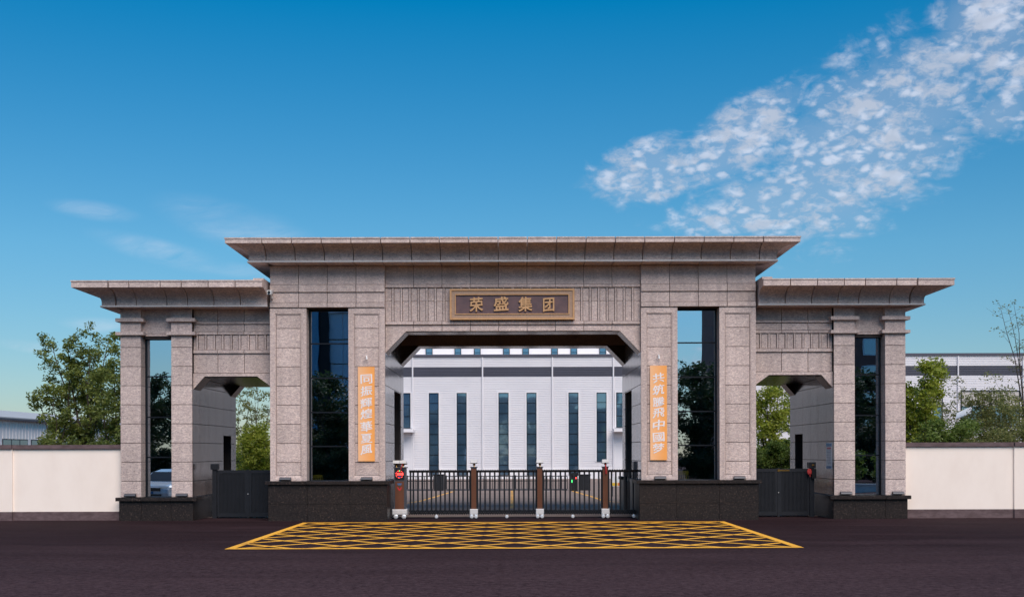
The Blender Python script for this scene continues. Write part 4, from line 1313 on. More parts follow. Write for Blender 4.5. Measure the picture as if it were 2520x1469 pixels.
# notice on the right passage cheek
px_ = SX(1, wi_)
nt_ = thing('notice_poster', (px_ - 0.01, 0.95, PZ(1180, 0.9)), 'narrow white notice poster with blue header on the right passage wall', 'poster')
zp0, zp1 = PZ(1155.5, 0.9), PZ(1091, 0.9)
yp0, yp1 = 0.62, 1.32
part('poster_sheet', MB().box(px_ - 0.012, px_ - 0.001, yp0, yp1, zp0, zp1), 'poster_white', nt_)
part('poster_header', MB().box(px_ - 0.015, px_ - 0.0125, yp0 + 0.03, yp1 - 0.03, zp1 - 0.13, zp1 - 0.02), 'poster_blue', nt_)
part('poster_footer', MB().box(px_ - 0.015, px_ - 0.0125, yp0 + 0.03, yp1 - 0.03, zp0 + 0.02, zp0 + 0.1), 'poster_blue', nt_)
part('poster_title', MB().box(px_ - 0.015, px_ - 0.0125, yp0 + 0.1, yp1 - 0.1, zp1 - 0.22, zp1 - 0.16), 'poster_red', nt_)
pl_ = MB()
for k in range(9):
    pl_.box(px_ - 0.0145, px_ - 0.0125, yp0 + 0.08, yp1 - 0.08 - 0.1 * (k % 3 == 2), zp1 - 0.28 - k * 0.055, zp1 - 0.262 - k * 0.055)
part('poster_lines', pl_, 'poster_grey', nt_)

# ================================================================== SMALL FITTINGS
def floodlight(xd, yd, Yp, label):
    x = PX(xd, Yp); z = PZ(yd, Yp)
    f = thing('floodlight', (x, Yp, z), label, 'floodlight', 'floodlights on the pedestals')
    part('lamp_housing', MB().prism_x([(Yp - 0.09, z + 0.05), (Yp - 0.07, z + 0.1), (Yp + 0.05, z + 0.13), (Yp + 0.06, z + 0.09), (Yp - 0.06, z + 0.03)], x - 0.19, x + 0.19), 'lamp_grey', f)
    part('bracket', MB().box(x - 0.2, x - 0.192, Yp - 0.02, Yp + 0.02, z, z + 0.09).box(x + 0.192, x + 0.2, Yp - 0.02, Yp + 0.02, z, z + 0.09).box(x - 0.2, x + 0.2, Yp - 0.02, Yp + 0.02, z, z + 0.006), 'black_plastic', f)


for xd, yd, Yp, lab in ((702, 1181.7, -0.07, 'small floodlight on the left tower pedestal under the plain pilaster'), (902, 1181.7, -0.07, 'small floodlight on the left tower pedestal under the orange banner'),
                        (1625, 1181.7, -0.07, 'small floodlight on the right tower pedestal under the orange banner'), (1820, 1181.7, -0.07, 'small floodlight on the right tower pedestal under the plain pilaster'),
                        (320, 1220.6, YW - 0.08, 'small floodlight on the left wing pedestal next to the cream wall'), (447, 1220.6, YW - 0.08, 'small floodlight on the left wing pedestal next to the side passage'),
                        (2082, 1220.6, YW - 0.08, 'small floodlight on the right wing pedestal next to the side passage'), (2210, 1220.6, YW - 0.08, 'small floodlight on the right wing pedestal next to the cream wall')):
    floodlight(xd, yd, Yp, lab)

for xd, lab in ((903, 'tiny white spotlight on the left tower above the orange banner'), (1621, 'tiny white spotlight on the right tower above the orange banner')):
    x, z = PX(xd), PZ(880)
    f = thing('spotlight', (x, 0, z), lab, 'spotlight', 'white spotlights over the banners')
    part('arm', MB().box(x - 0.02, x - 0.005, -0.06, 0.033, z + 0.07, z + 0.085), 'white_plastic', f)
    part('lamp_head', MB().tube([(x, -0.06, z + 0.08), (x + 0.015, -0.07, z - 0.05)], [0.022, 0.032], 10), 'white_plastic', f)

cx_, cz_ = PX(671), PZ(722)
f = thing('security_camera', (cx_, 0, cz_), 'white bullet security camera at the upper left corner of the left tower', 'camera')
part('camera_body', MB().add([(cx_ - 0.09, -0.42, cz_ - 0.07), (cx_ + 0.06, -0.45, cz_ - 0.07), (cx_ + 0.05, -0.08, cz_ + 0.01), (cx_ - 0.08, -0.08, cz_ + 0.01),
                              (cx_ - 0.09, -0.42, cz_ + 0.06), (cx_ + 0.06, -0.45, cz_ + 0.06), (cx_ + 0.05, -0.08, cz_ + 0.13), (cx_ - 0.08, -0.08, cz_ + 0.13)],
                             [(0, 3, 2, 1), (4, 5, 6, 7), (0, 1, 5, 4), (1, 2, 6, 5), (2, 3, 7, 6), (3, 0, 4, 7)]), 'white_plastic', f)
part('lens', MB().lathe([(0.05, -0.455), (0.045, -0.43)], (cx_ - 0.015, 0, cz_ - 0.005), 'y', 12), 'black_plastic', f)
part('bracket', MB().tube([(cx_ + 0.0, 0.02, cz_ - 0.16), (cx_ + 0.02, -0.15, cz_ - 0.14), (cx_, -0.22, cz_ - 0.04)], 0.03, 8), 'white_plastic', f)

x = SX(1, xin) ; yk = 1.9
f = thing('access_panel', (x, yk, 1.4), 'dark access control panel on the right cheek of the vehicle passage', 'control panel')
part('housing', MB().box(x - 0.07, x - 0.001, yk - 0.2, yk + 0.35, 1.36, 1.95), 'lamp_grey', f)
part('screen', MB().box(x - 0.074, x - 0.071, yk - 0.15, yk + 0.3, 1.6, 1.9), 'black_plastic', f)


# hazard striped bins seen through the tower glass
def hazard_box(xd, w, h_, label, chev):
    yb0 = 0.95
    x = PX(xd, yb0); z0 = zcap - 0.05
    f = thing('hazard_box', (x, yb0, 0.12), label, 'storage box', 'striped boxes inside the guard rooms')
    part('stand', MB().box(x - w / 2, x + w / 2, yb0 - 0.12, yb0 + 0.15, 0.12, z0), 'black_plastic', f)
    b = part('box_body', MB().box(x - w / 2, x + w / 2, yb0 - 0.13, yb0 + 0.16, z0, z0 + h_), 'hazard_yellow', f)
    n = 5
    for k in range(n):
        xk = x - w / 2 + w * (k + 0.1) / n
        ww = w / n * 0.42
        part('stripe', MB().prism([(xk, z0 + 0.01), (xk + ww, z0 + 0.01), (xk + ww + (w / n) * 0.45, z0 + h_ * 0.62), (xk + (w / n) * 0.45, z0 + h_ * 0.62)], yb0 - 0.134, yb0 - 0.1305), 'black_plastic', b)


hazard_box(783, 0.3, 0.24, 'yellow and black striped box behind the left tower glass', 0)
hazard_box(1680, 0.36, 0.34, 'yellow and black striped box behind the right tower glass', 1)


# a guard standing behind the left tower glass
def person(x, y, z0):
    pr = thing('person', (x, y, z0), 'person in dark clothes standing behind the left tower glass', 'person')
    J = {'pel': (0, 0, .95), 'chest': (0, .01, 1.25), 'neck': (0, .0, 1.47), 'head0': (0, -.02, 1.58), 'head1': (0, -.01, 1.68),
         'hl': (-.1, 0, .9), 'kl': (-.11, -.03, .5), 'al': (-.11, .02, .09), 'tl': (-.12, -.14, .04),
         'hr': (.1, 0, .9), 'kr': (.11, -.02, .5), 'ar': (.11, .02, .09), 'tr': (.12, -.14, .04),
         'sl': (-.19, .01, 1.39), 'el': (-.25, .02, 1.12), 'wl': (-.2, -.16, .95), 'fl': (-.17, -.23, .92),
         'sr': (.19, .01, 1.39), 'er': (.25, .02, 1.12), 'wr': (.2, -.16, .95), 'fr': (.17, -.23, .92)}
    rad = {'pel': .15, 'chest': .16, 'neck': .06, 'head0': .085, 'head1': .098, 'hl': .1, 'kl': .065, 'al': .045, 'tl': .04, 'hr': .1, 'kr': .065, 'ar': .045, 'tr': .04,
           'sl': .075, 'el': .05, 'wl': .034, 'fl': .03, 'sr': .075, 'er': .05, 'wr': .034, 'fr': .03}
    ks = list(J)
    E = [('pel', 'chest'), ('chest', 'neck'), ('neck', 'head0'), ('head0', 'head1'), ('pel', 'hl'), ('hl', 'kl'), ('kl', 'al'), ('al', 'tl'), ('pel', 'hr'), ('hr', 'kr'), ('kr', 'ar'), ('ar', 'tr'),
         ('chest', 'sl'), ('sl', 'el'), ('el', 'wl'), ('wl', 'fl'), ('chest', 'sr'), ('sr', 'er'), ('er', 'wr'), ('wr', 'fr')]
    me = bpy.data.meshes.new('body')
    me.from_pydata([J[k] for k in ks], [(ks.index(a), ks.index(b)) for a, b in E], [])
    o = link('body', me, None, pr, local=True)
    o.modifiers.new('skin', 'SKIN'); o.modifiers.new('sub', 'SUBSURF').render_levels = 2
    for i, k in enumerate(ks):
        me.skin_vertices[0].data[i].radius = (rad[k], rad[k] * (0.72 if k in ('pel', 'chest') else 1))
        me.skin_vertices[0].data[i].use_root = (k == 'pel')
    m = bpy.data.materials.new('uniform'); m.use_nodes = True
    t = NT(m.node_tree); out = t.node('ShaderNodeOutputMaterial'); p = t.node('ShaderNodeBsdfPrincipled'); t.put(out, 'Surface', p.outputs[0])
    sz = t.node('ShaderNodeSeparateXYZ'); t.put(sz, 0, t.objco())
    t.put(p, 'Base Color', t.mix(t.rng(sz.outputs[2], 1.47, 1.49), (0.016, 0.017, 0.022, 1), (0.30, 0.19, 0.14, 1)))
    p.inputs['Roughness'].default_value = 0.8
    me.materials.append(m)
    hb = MB().lathe([(0.02, 0.1), (0.07, 0.085), (0.1, 0.04), (0.106, 0.0), (0.1, -0.03)], (0, 0.012, 1.7), 'z', 16)
    part('hair', hb, 'hair', pr, local=True, smooth=True)
    nb = MB().tube([(0, -0.1, 1.66), (0, -0.125, 1.625), (0, -0.1, 1.615)], [0.01, 0.016, 0.012], 6)
    part('nose', nb, 'skin', pr, local=True, smooth=True)
    for sx in (-1, 1):
        part('ear', MB().lathe([(0.012, -0.012), (0.03, 0), (0.012, 0.012)], (sx * 0.098, 0.0, 1.64), 'x', 8), 'skin', pr, local=True, smooth=True)
    for k in range(5):
        for sx in (-1, 1):
            a = (sx * (.15 + k * .014), -.24, .93 - k * .004)
            part('finger', MB().tube([a, (a[0], -.29, .915 - .003 * k), (a[0], -.31 + .01 * abs(k - 2), .885)], [.0085, .008, .007], 6), 'skin', pr, local=True, smooth=True)


person(PX(846, 2.3), 2.3, 0.12)

# ================================================================== FACTORY
YF = 58.0
sf = (D + YF) / FPX
FX0, FX1 = PX(800, YF), PX(2820, YF)
zf_top = PZ(872, YF)
zd0, zd1 = PZ(926.7, YF), PZ(902.6, YF)
FA = thing('factory', ((FX0 + FX1) / 2, YF + 10, 0), 'long white corrugated factory hall with dark band and tall narrow windows behind the gate', 'factory')


def siding(name, m, parent, x0, x1, y, z0, z1, pitch=0.15):
    """horizontal corrugation: broad flats with a narrow recessed groove"""
    n = max(1, round((z1 - z0) / pitch)); p = (z1 - z0) / n
    mb = MB(); rows = []
    for i in range(n):
        z = z0 + i * p
        rows += [(y, z), (y, z + p * 0.70), (y + 0.045, z + p * 0.75), (y + 0.045, z + p * 0.95)]
    rows.append((y, z1))
    vs = []
    for yy_, z in rows: vs += [(x0, yy_, z), (x1, yy_, z)]
    mb.add(vs, [(2 * i, 2 * i + 1, 2 * i + 3, 2 * i + 2) for i in range(len(rows) - 1)])
    me = mb.mesh(name)
    o = link(name, me, m, parent)
    return o


part('hall_core', MB().box(FX0 + 0.02, FX1 - 0.02, YF + 0.12, YF + 24, 0, zf_top - 0.05), 'siding', FA)
siding('siding', 'siding', FA, FX0, FX1, YF, 0.9, zd0)
siding('siding_band', 'siding_dark', FA, FX0, FX1, YF, zd0, zd1)
siding('siding', 'siding', FA, FX0, FX1, YF, zd1, zf_top - 0.2)
part('plinth', MB().box(FX0, FX1, YF - 0.02, YF + 0.09, 0, 0.9), 'siding', FA)
part('parapet_cap', MB().box(FX0 - 0.1, FX1 + 0.1, YF - 0.12, YF + 0.4, zf_top - 0.2, zf_top), 'siding_dark', FA)
for xd in (845, 1016, 1187.9, 1359.7, 1509.8, 1680, 1850, 2020, 2190, 2357.6, 2517.7, 2690):
    x = PX(xd, YF)
    part('rain_pipe', MB().tube([(x, YF - 0.08, 0.1), (x, YF - 0.08, zf_top - 0.25)], 0.065, 8), 'siding', FA)


def r5x(z): return (1500 + z / 1.8364) / 1.6254


def r5y(z): return (1350 + z / 1.8364) / 1.6254


wins = [(188, 262, 405, 663), (397, 469, 405, 1010), (601, 674, 405, 1010), (908, 982, 405, 1010), (1114, 1187, 405, 1010), (1422, 1495, 405, 1010), (1628, 1701, 405, 912), (1772, 1845, 405, 662)]
for a, b, c0, c1_ in wins:
    z1, z0 = PZ(r5y(c0), YF), PZ(r5y(c1_), YF)
    n = round((c1_ - c0) / 76.5)
    window(FA, PX(r5x(a), YF), PX(r5x(b), YF), YF - 0.04, z0, z1, [z1 - (z1 - z0) * k / n for k in range(1, n)], glassm='plant_glass', fr=0.05)
    x0, x1 = PX(r5x(a), YF), PX(r5x(b), YF)
    part('window_trim', MB().box(x0 - 0.12, x0 - 0.002, YF - 0.06, YF + 0.02, z0, z1 + 0.1).box(x1 + 0.002, x1 + 0.12, YF - 0.06, YF + 0.02, z0, z1 + 0.1).box(x0 - 0.002, x1 + 0.002, YF - 0.06, YF + 0.02, z1 + 0.002, z1 + 0.1), 'siding', FA)
# the set back upper tier with its row of small windows
YU = YF + 4
ux0, ux1 = PX(850, YU), PX(1680, YU)
part('upper_tier', MB().box(ux0, ux1, YU, YU + 16, zf_top - 0.3, zf_top + 2.6), 'siding', FA)
for a, b in ((375, 425), (587, 635), (730, 778), (943, 992), (1085, 1133), (1297, 1345), (1438, 1487), (1650, 1700)):
    x0, x1 = PX(r5x(a), YU), PX(r5x(b), YU)
    window(FA, x0, x1, YU - 0.07, PZ(872, YU) - 0.2, PZ(872, YU) + 1.5, [PZ(867.5, YU)], glassm='plant_glass', fr=0.05)
# side doors with canopies
for xa, xb, xc0, xc1 in ((r5x(100), r5x(262), r5x(90), r5x(293)), (r5x(1770), r5x(1930), r5x(1745), r5x(1950))):
    z1 = PZ(1073.4, YF)
    d_ = part('roller_door', MB().box(PX(xa, YF), PX(xb, YF), YF - 0.06, YF - 0.02, 0.0, z1), 'siding', FA)
    part('door_trim', MB().box(PX(xa, YF) - 0.14, PX(xa, YF) - 0.003, YF - 0.1, YF - 0.02, 0, z1 + 0.12).box(PX(xb, YF) + 0.003, PX(xb, YF) + 0.14, YF - 0.1, YF - 0.02, 0, z1 + 0.12)
         .box(PX(xa, YF) - 0.003, PX(xb, YF) + 0.003, YF - 0.1, YF - 0.02, z1 + 0.003, z1 + 0.12), 'siding', d_)
    for k in range(8):
        part('door_slat', MB().box(PX(xa, YF) + 0.01, PX(xb, YF) - 0.01, YF - 0.075, YF - 0.061, 0.05 + k * z1 / 8, (k + 1) * z1 / 8), 'siding', d_)
    part('canopy', MB().box(PX(xc0, YF), PX(xc1, YF), YF - 1.4, YF - 0.065, PZ(r5y(694), YF), PZ(r5y(672), YF)), 'siding', FA)
# wide office windows in the right part
for a, b in ((275, 358), (510, 755), (760, 1005)):
    x0, x1 = PX((3600 + a / 2.0986) / 1.6254, YF), PX((3600 + b / 2.0986) / 1.6254, YF)
    z1 = PZ((1100 + 980 / 2.0986) / 1.6254, YF); z0 = z1 - 3.0
    w = window(FA, x0, x1, YF - 0.06, z0, z1, [z1 - 1.4], glassm='plant_glass', fr=0.07)
    part('blind', MB().box(x0 + 0.08, x1 - 0.08, YF - 0.055, YF - 0.05, z1 - 1.3, z1 - 0.1), 'beige_blind', w)

# left warehouse beyond the wall
xw = -46.5
WH = thing('warehouse', (xw - 12, 100, 0), 'white metal warehouse with shallow grey roof beyond the left wall', 'warehouse')
ze = H + 89 / FPX * (46.4 / (1260 / FPX))
y0w, y1w = 46.0, 150.0
part('wall', MB().box(xw - 26, xw, y0w, y1w, 0, ze - 0.1), 'siding_warm', WH)
ribs = MB()
for k in range(150):
    y = y0w + 0.4 + k * 0.69
    ribs.box(xw + 0.001, xw + 0.05, y, y + 0.12, ze - 1.96, ze - 0.1)
part('wall_ribs', ribs, 'siding_warm', WH, kind='stuff')
part('roof', MB().prism([(xw + 0.5, ze - 0.08), (xw + 0.5, ze + 0.02), (xw - 13, ze + 1.7), (xw - 26.5, ze + 0.02), (xw - 26.5, ze - 0.08), (xw - 13, ze + 1.6)], y0w - 0.5, y1w + 0.5), 'roof_sheet', WH)
part('eave_gutter', MB().box(xw + 0.4, xw + 0.62, y0w - 0.5, y1w + 0.5, ze - 0.26, ze - 0.085), 'siding_dark', WH)
for k in range(16):
    y = y0w + 1.0 + k * 6.2
    w = part('window', MB().box(xw + 0.002, xw + 0.06, y, y + 5.4, ze - 3.9, ze - 1.97), 'lamp_grey', WH)
    for q in range(3):
        box('pane', 'plant_glass', w, xw + 0.062, xw + 0.07, y + 0.1 + q * 1.8, y + 1.7 + q * 1.8, ze - 3.8, ze - 2.07)

# ================================================================== YARD FURNITURE
YI = gpt(1260, 1206.5)[1]
for xa, xb, lab in ((1098, 1396, 'dark open railing across the yard between the two cabinets'), (1002, 1066, 'dark railing in the yard left of the cabinets')):
    x0, x1 = PX(xa, YI), PX(xb, YI)
    f = thing('yard_railing', ((x0 + x1) / 2, YI, 0), lab, 'railing', 'dark yard railings')
    z1 = PZ(1170, YI)
    n = int((x1 - x0) / 0.17)
    part('top_rail', MB().box(x0, x1, YI - 0.03, YI + 0.03, z1 - 0.05, z1), 'gate_grey', f)
    part('mid_rail', MB().box(x0, x1, YI - 0.03, YI + 0.03, z1 - 0.33, z1 - 0.28), 'gate_grey', f)
    part('base_rail', MB().box(x0, x1, YI - 0.05, YI + 0.05, 0.004, 0.1), 'lamp_grey', f)
    mb = MB()
    for k in range(n + 1):
        xx = x0 + (x1 - x0) * k / n
        if k % 12 == 0:
            part('post', MB().box(xx - 0.04, xx + 0.04, YI - 0.04, YI + 0.04, 0.1, z1 + 0.03), 'gate_grey', f)
        else:
            mb.box(xx - 0.02, xx + 0.02, YI - 0.015, YI + 0.015, 0.1, z1 - 0.05)
    part('bar_row', mb, 'gate_grey', f, kind='stuff')
for xa, xb, yt, lab in ((1068, 1092, 1166, 'dark grey cabinet in the yard left of the open railing'), (1424, 1452, 1167, 'dark grey cabinet in the yard right of the open railing')):
    x0, x1 = PX(xa, YI), PX(xb, YI)
    f = thing('cabinet', ((x0 + x1) / 2, YI, 0), lab, 'cabinet', 'dark yard cabinets')
    zt = PZ(yt, YI)
    part('housing', MB().box(x0, x1, YI - 0.25, YI + 0.25, 0.004, zt - 0.05), 'gate_grey', f)
    part('lid', MB().box(x0 - 0.03, x1 + 0.03, YI - 0.28, YI + 0.28, zt - 0.05, zt), 'gate_black', f)
    part('door', MB().box(x0 + 0.05, x1 - 0.05, YI - 0.262, YI - 0.251, 0.1, zt - 0.12), 'gate_grey', f)
x0, x1 = PX(1405, YI - 1), PX(1421, YI - 1)
f = thing('barrier_machine', ((x0 + x1) / 2, YI - 1, 0), 'black barrier machine in the yard with red and green lights', 'barrier')
part('housing', MB().box(x0, x1, YI - 1.2, YI - 0.8, 0.004, PZ(1170, YI - 1)), 'gate_black', f)
part('head', MB().box(x0 - 0.04, x1 + 0.04, YI - 1.24, YI - 0.78, PZ(1170, YI - 1), PZ(1163, YI - 1)), 'gate_black', f)
part('red_light', MB().box((x0 + x1) / 2 + 0.03, (x0 + x1) / 2 + 0.11, YI - 1.215, YI - 1.201, PZ(1178, YI - 1), PZ(1174, YI - 1)), 'led_red', f)
part('green_light', MB().box(x0 + 0.02, x0 + 0.07, YI - 1.215, YI - 1.201, PZ(1187, YI - 1), PZ(1180, YI - 1)), 'led_green', f)
x0, x1 = PX(1505, 20), PX(1534, 20)
f = thing('notice_board', ((x0 + x1) / 2, 20, 0), 'white notice board with yellow and orange blocks in the yard', 'notice board')
part('board', MB().box(x0, x1, 20, 20.06, PZ(1197, 20), PZ(1174, 20)), 'poster_white', f)
part('yellow_block', MB().box(x0 + 0.02, (x0 + x1) / 2, 19.99, 19.998, PZ(1195.5, 20), PZ(1188, 20)), 'poster_yellow', f)
part('orange_block', MB().box((x0 + x1) / 2 + 0.02, x1 - 0.02, 19.99, 19.998, PZ(1195.5, 20), PZ(1188, 20)), 'poster_orange', f)
for xx in (x0 + 0.05, x1 - 0.05):
    part('leg', MB().box(xx - 0.03, xx + 0.03, 20.07, 20.12, 0.004, PZ(1176, 20)), 'lamp_grey', f)

# solar street lamp behind the right wall
YS = 20.0
x, = (PX(2372, YS),)
f = thing('street_lamp', (x, YS, 0), 'solar street lamp with tilted panel among the shrubs behind the right wall', 'street lamp')
zt = PZ(1030, YS)
part('pole', MB().tube([(x, YS, 0), (x, YS, zt)], [0.07, 0.045], 10), 'lamp_grey', f)
part('solar_panel', MB().add([(x - 0.55, YS - 0.35, zt - 0.12), (x + 0.2, YS - 0.45, zt + 0.18), (x + 0.55, YS + 0.35, zt + 0.55), (x - 0.2, YS + 0.45, zt + 0.2),
                              (x - 0.55, YS - 0.37, zt - 0.08), (x + 0.2, YS - 0.47, zt + 0.22), (x + 0.55, YS + 0.33, zt + 0.59), (x - 0.2, YS + 0.43, zt + 0.24)],
                             [(0, 3, 2, 1), (4, 5, 6, 7), (0, 1, 5, 4), (1, 2, 6, 5), (2, 3, 7, 6), (3, 0, 4, 7)]), 'white_plastic', f)
part('lamp_arm', MB().tube([(x, YS, zt - 0.55), (x + 0.4, YS - 0.1, zt - 0.3), (x + 0.6, YS - 0.1, zt - 0.27)], 0.03, 6), 'lamp_grey', f)
part('lamp_head', MB().prism_x([(YS - 0.2, zt - 0.28), (YS, zt - 0.28), (YS, zt - 0.22), (YS - 0.2, zt - 0.25)], x + 0.45, x + 1.0), 'white_plastic', f)


# ================================================================== TREES
def leaf_mesh(cent, rad, per, size, rng, name, droop=0.0):
    """many small leaf quads scattered round clump centres"""
    cent = np.asarray(cent); rad = np.asarray(rad)
    idx = np.repeat(np.arange(len(cent)), per)
    n = len(idx)
    off = rng.normal(size=(n, 3)); off /= np.linalg.norm(off, axis=1)[:, None]
    off *= (rng.random(n) ** 0.45)[:, None]
    pos = cent[idx] + off * rad[idx][:, None] * np.array([1, 1, 0.8])
    a = rng.normal(size=(n, 3)); a[:, 2] = a[:, 2] * 0.6 - droop; a /= np.linalg.norm(a, axis=1)[:, None]
    b = rng.normal(size=(n, 3)); b -= (b * a).sum(1)[:, None] * a; b /= np.linalg.norm(b, axis=1)[:, None]
    sz = size * (0.6 + 0.8 * rng.random(n))[:, None]
    v = np.stack([pos - a * sz, pos + b * sz * 0.42, pos + a * sz, pos - b * sz * 0.42], 1).reshape(-1, 3)
    me = bpy.data.meshes.new(name)
    me.vertices.add(4 * n); me.vertices.foreach_set('co', v.ravel())
    me.loops.add(4 * n); me.loops.foreach_set('vertex_index', np.arange(4 * n))
    me.polygons.add(n); me.polygons.foreach_set('loop_start', np.arange(n) * 4); me.polygons.foreach_set('loop_total', np.full(n, 4))
    me.update(calc_edges=True)
    return me


def tree(name, loc, label, group, seed, h, rx, ry, stems=3, trunk_r=0.09, base=0.25, clump=0.45, per=40, leaf=0.09, m='leaf_mid', twigs=7, shape='oval',
         keep=1.0, lean=0.0, droop=0.2, cat='tree'):
    rng = np.random.default_rng(seed); rd = random.Random(seed)
    th = thing(name, loc, label, cat, group)
    tb = MB(); cents, rads = [], []
    for s in range(stems):
        ang = 2 * math.pi * (s + rd.random() * 0.6) / stems
        rr = 0.0 if stems == 1 else rd.uniform(0.35, 0.8)
        top = Vector((math.cos(ang) * rx * rr + lean, math.sin(ang) * ry * rr, h * rd.uniform(0.8, 1.0) if s else h))
        st = Vector((math.cos(ang) * trunk_r * 1.6 * (stems > 1), math.sin(ang) * trunk_r * 1.6 * (stems > 1), -0.05))
        pts = []
        for k in range(8):
            u = k / 7
            p = st.lerp(top, u)
            fl = u ** 1.6
            p.x = st.x + (top.x - st.x) * fl + rd.gauss(0, 0.05) * h * 0.15 * (0 < k < 7)
            p.y = st.y + (top.y - st.y) * fl + rd.gauss(0, 0.05) * h * 0.15 * (0 < k < 7)
            pts.append(p)
        tb.tube(pts, [trunk_r * (1 - 0.88 * k / 7) for k in range(8)], 7)
        nb = twigs * 2
        for j in range(nb):
            u = base + (1 - base) * (j + rd.random()) / nb
            k = min(6, int(u * 7)); q = pts[k].lerp(pts[k + 1], u * 7 - k)
            if shape == 'oval': wd = math.sin(math.pi * min(1, (u - base * 0.6) / (1 - base * 0.6) * 0.86 + 0.1)) ** 0.7
            elif shape == 'cone': wd = 1.05 - 0.85 * u
            else: wd = 0.55 + 0.45 * u
            a2 = rd.uniform(0, 2 * math.pi)
            L = wd * (rx * 0.62 if stems > 1 else rx) * rd.uniform(0.55, 1.05)
            e = q + Vector((math.cos(a2) * L, math.sin(a2) * L * ry / rx, L * rd.uniform(0.15, 0.75)))
            mid = q.lerp(e, 0.5) + Vector((rd.gauss(0, .06), rd.gauss(0, .06), rd.uniform(-0.05, 0.1))) * L
            r0 = max(0.008, trunk_r * 0.45 * (1 - u * 0.75))
            tb.tube([q, mid, e], [r0, r0 * 0.6, r0 * 0.25], 5, cap=False)
            for w in (0.45, 0.75, 1.0):
                if rd.random() > keep: continue
                c = (q.lerp(mid, w * 2) if w < 0.5 else mid.lerp(e, w * 2 - 1))
                f = Vector((rd.gauss(0, .25), rd.gauss(0, .25), rd.gauss(0.1, .25))) * clump
                cents.append(tuple(c + f)); rads.append(clump * rd.uniform(0.5, 1.15))
                if rd.random() < 0.7:
                    tb.tube([c, c + f + Vector((0, 0, 0.1)) * clump], [r0 * 0.3, r0 * 0.12], 4, cap=False)
        if rd.random() < keep:
            cents.append(tuple(top)); rads.append(clump * 0.8)
    part('trunk', tb, 'bark', th, local=True, smooth=True)
    if cents:
        link('crown', leaf_mesh(cents, rads, per, leaf, rng, 'crown', droop), m, th, local=True)
    return th


def at(xd, Y): return (PX(xd, Y), Y, 0.0)


tree('broadleaf_tree', at(206, 14), 'large multi-stemmed green tree rising behind the left cream wall', 'trees behind the left wall', 3, 7.5, 1.9, 1.6, stems=5, trunk_r=0.10, base=0.26, clump=0.36, per=50, leaf=0.076, m='leaf_dark', twigs=10, shape='vase', keep=0.96)
tree('broadleaf_tree', at(140, 13), 'slender airy green tree at the left end behind the left cream wall', 'trees behind the left wall', 11, 6.2, 1.1, 1.0, stems=3, trunk_r=0.06, base=0.3, clump=0.32, per=46, leaf=0.075, m='leaf_dark', twigs=6, shape='vase', keep=0.8)
tree('broadleaf_tree', at(285, 12), 'green tree pressed against the outer edge of the left wing', 'trees behind the left wall', 5, 6.3, 1.1, 1.2, stems=3, trunk_r=0.07, base=0.25, clump=0.44, per=70, leaf=0.075, m='leaf_dark', twigs=7, shape='oval', keep=0.9)
tree('shrub', at(265, 9), 'low dark green shrub behind the left wall beside the wing', 'shrubs behind the left wall', 21, 3.0, 1.1, 0.9, stems=4, trunk_r=0.04, base=0.15, clump=0.35, per=50, leaf=0.07, m='leaf_dark', twigs=5, shape='oval', cat='shrub')
tree('shrub', at(155, 10), 'low leafy shrub behind the left wall under the big tree', 'shrubs behind the left wall', 22, 2.9, 1.1, 0.9, stems=4, trunk_r=0.04, base=0.15, clump=0.3, per=36, leaf=0.07, m='leaf_dark', twigs=4, shape='oval', cat='shrub', keep=0.8)
# through the left side passage
tree('shrub', at(628, 15), 'rounded lime green shrub seen through the left side passage', 'shrubs seen through the passages', 31, 3.5, 1.15, 0.9, stems=5, trunk_r=0.04, base=0.1, clump=0.36, per=70, leaf=0.06, m='leaf_lime', twigs=6, shape='oval', cat='shrub')
tree('shrub', at(600, 17), 'small dark green shrub at the left edge of the left side passage', 'shrubs seen through the passages', 32, 2.5, 0.8, 0.9, stems=3, trunk_r=0.04, base=0.1, clump=0.34, per=60, leaf=0.06, m='leaf_mid', twigs=5, shape='oval', cat='shrub')
tree('sapling', at(640, 20), 'sparse tall sapling seen through the left side passage', 'saplings in the yard', 33, 6.0, 1.3, 1.2, stems=4, trunk_r=0.05, base=0.35, clump=0.26, per=15, leaf=0.07, m='leaf_olive', twigs=6, shape='vase', keep=0.8)
tree('sapling', at(590, 22), 'thin bare sapling behind the left passage wall edge', 'saplings in the yard', 34, 5.4, 1.0, 1.0, stems=3, trunk_r=0.045, base=0.35, clump=0.24, per=14, leaf=0.07, m='leaf_olive', twigs=6, shape='vase', keep=0.7)
# through the right side passage
tree('broadleaf_tree', at(1893, 16), 'bright green leafy tree seen through the right side passage', 'trees seen through the right passage', 41, 5.6, 1.35, 1.2, stems=3, trunk_r=0.07, base=0.12, clump=0.45, per=85, leaf=0.075, m='leaf_lime', twigs=8, shape='oval', keep=0.95)
tree('broadleaf_tree', at(1945, 19), 'second green tree half hidden by the right passage wall', 'trees seen through the right passage', 42, 4.9, 1.2, 1.2, stems=2, trunk_r=0.07, base=0.15, clump=0.42, per=50, leaf=0.075, m='leaf_mid', twigs=7, shape='oval')
tree('shrub', at(1880, 13), 'dark green shrub right behind the slatted gate in the right side passage', 'shrubs seen through the passages', 43, 2.5, 1.0, 0.9, stems=4, trunk_r=0.04, base=0.1, clump=0.34, per=60, leaf=0.06, m='leaf_mid', twigs=5, shape='oval', cat='shrub')
tree('shrub', at(1930, 12.5), 'dense dark shrub near the right passage wall edge', 'shrubs seen through the passages', 44, 2.9, 0.9, 0.9, stems=4, trunk_r=0.04, base=0.1, clump=0.34, per=60, leaf=0.06, m='leaf_mid', twigs=5, shape='oval', cat='shrub')
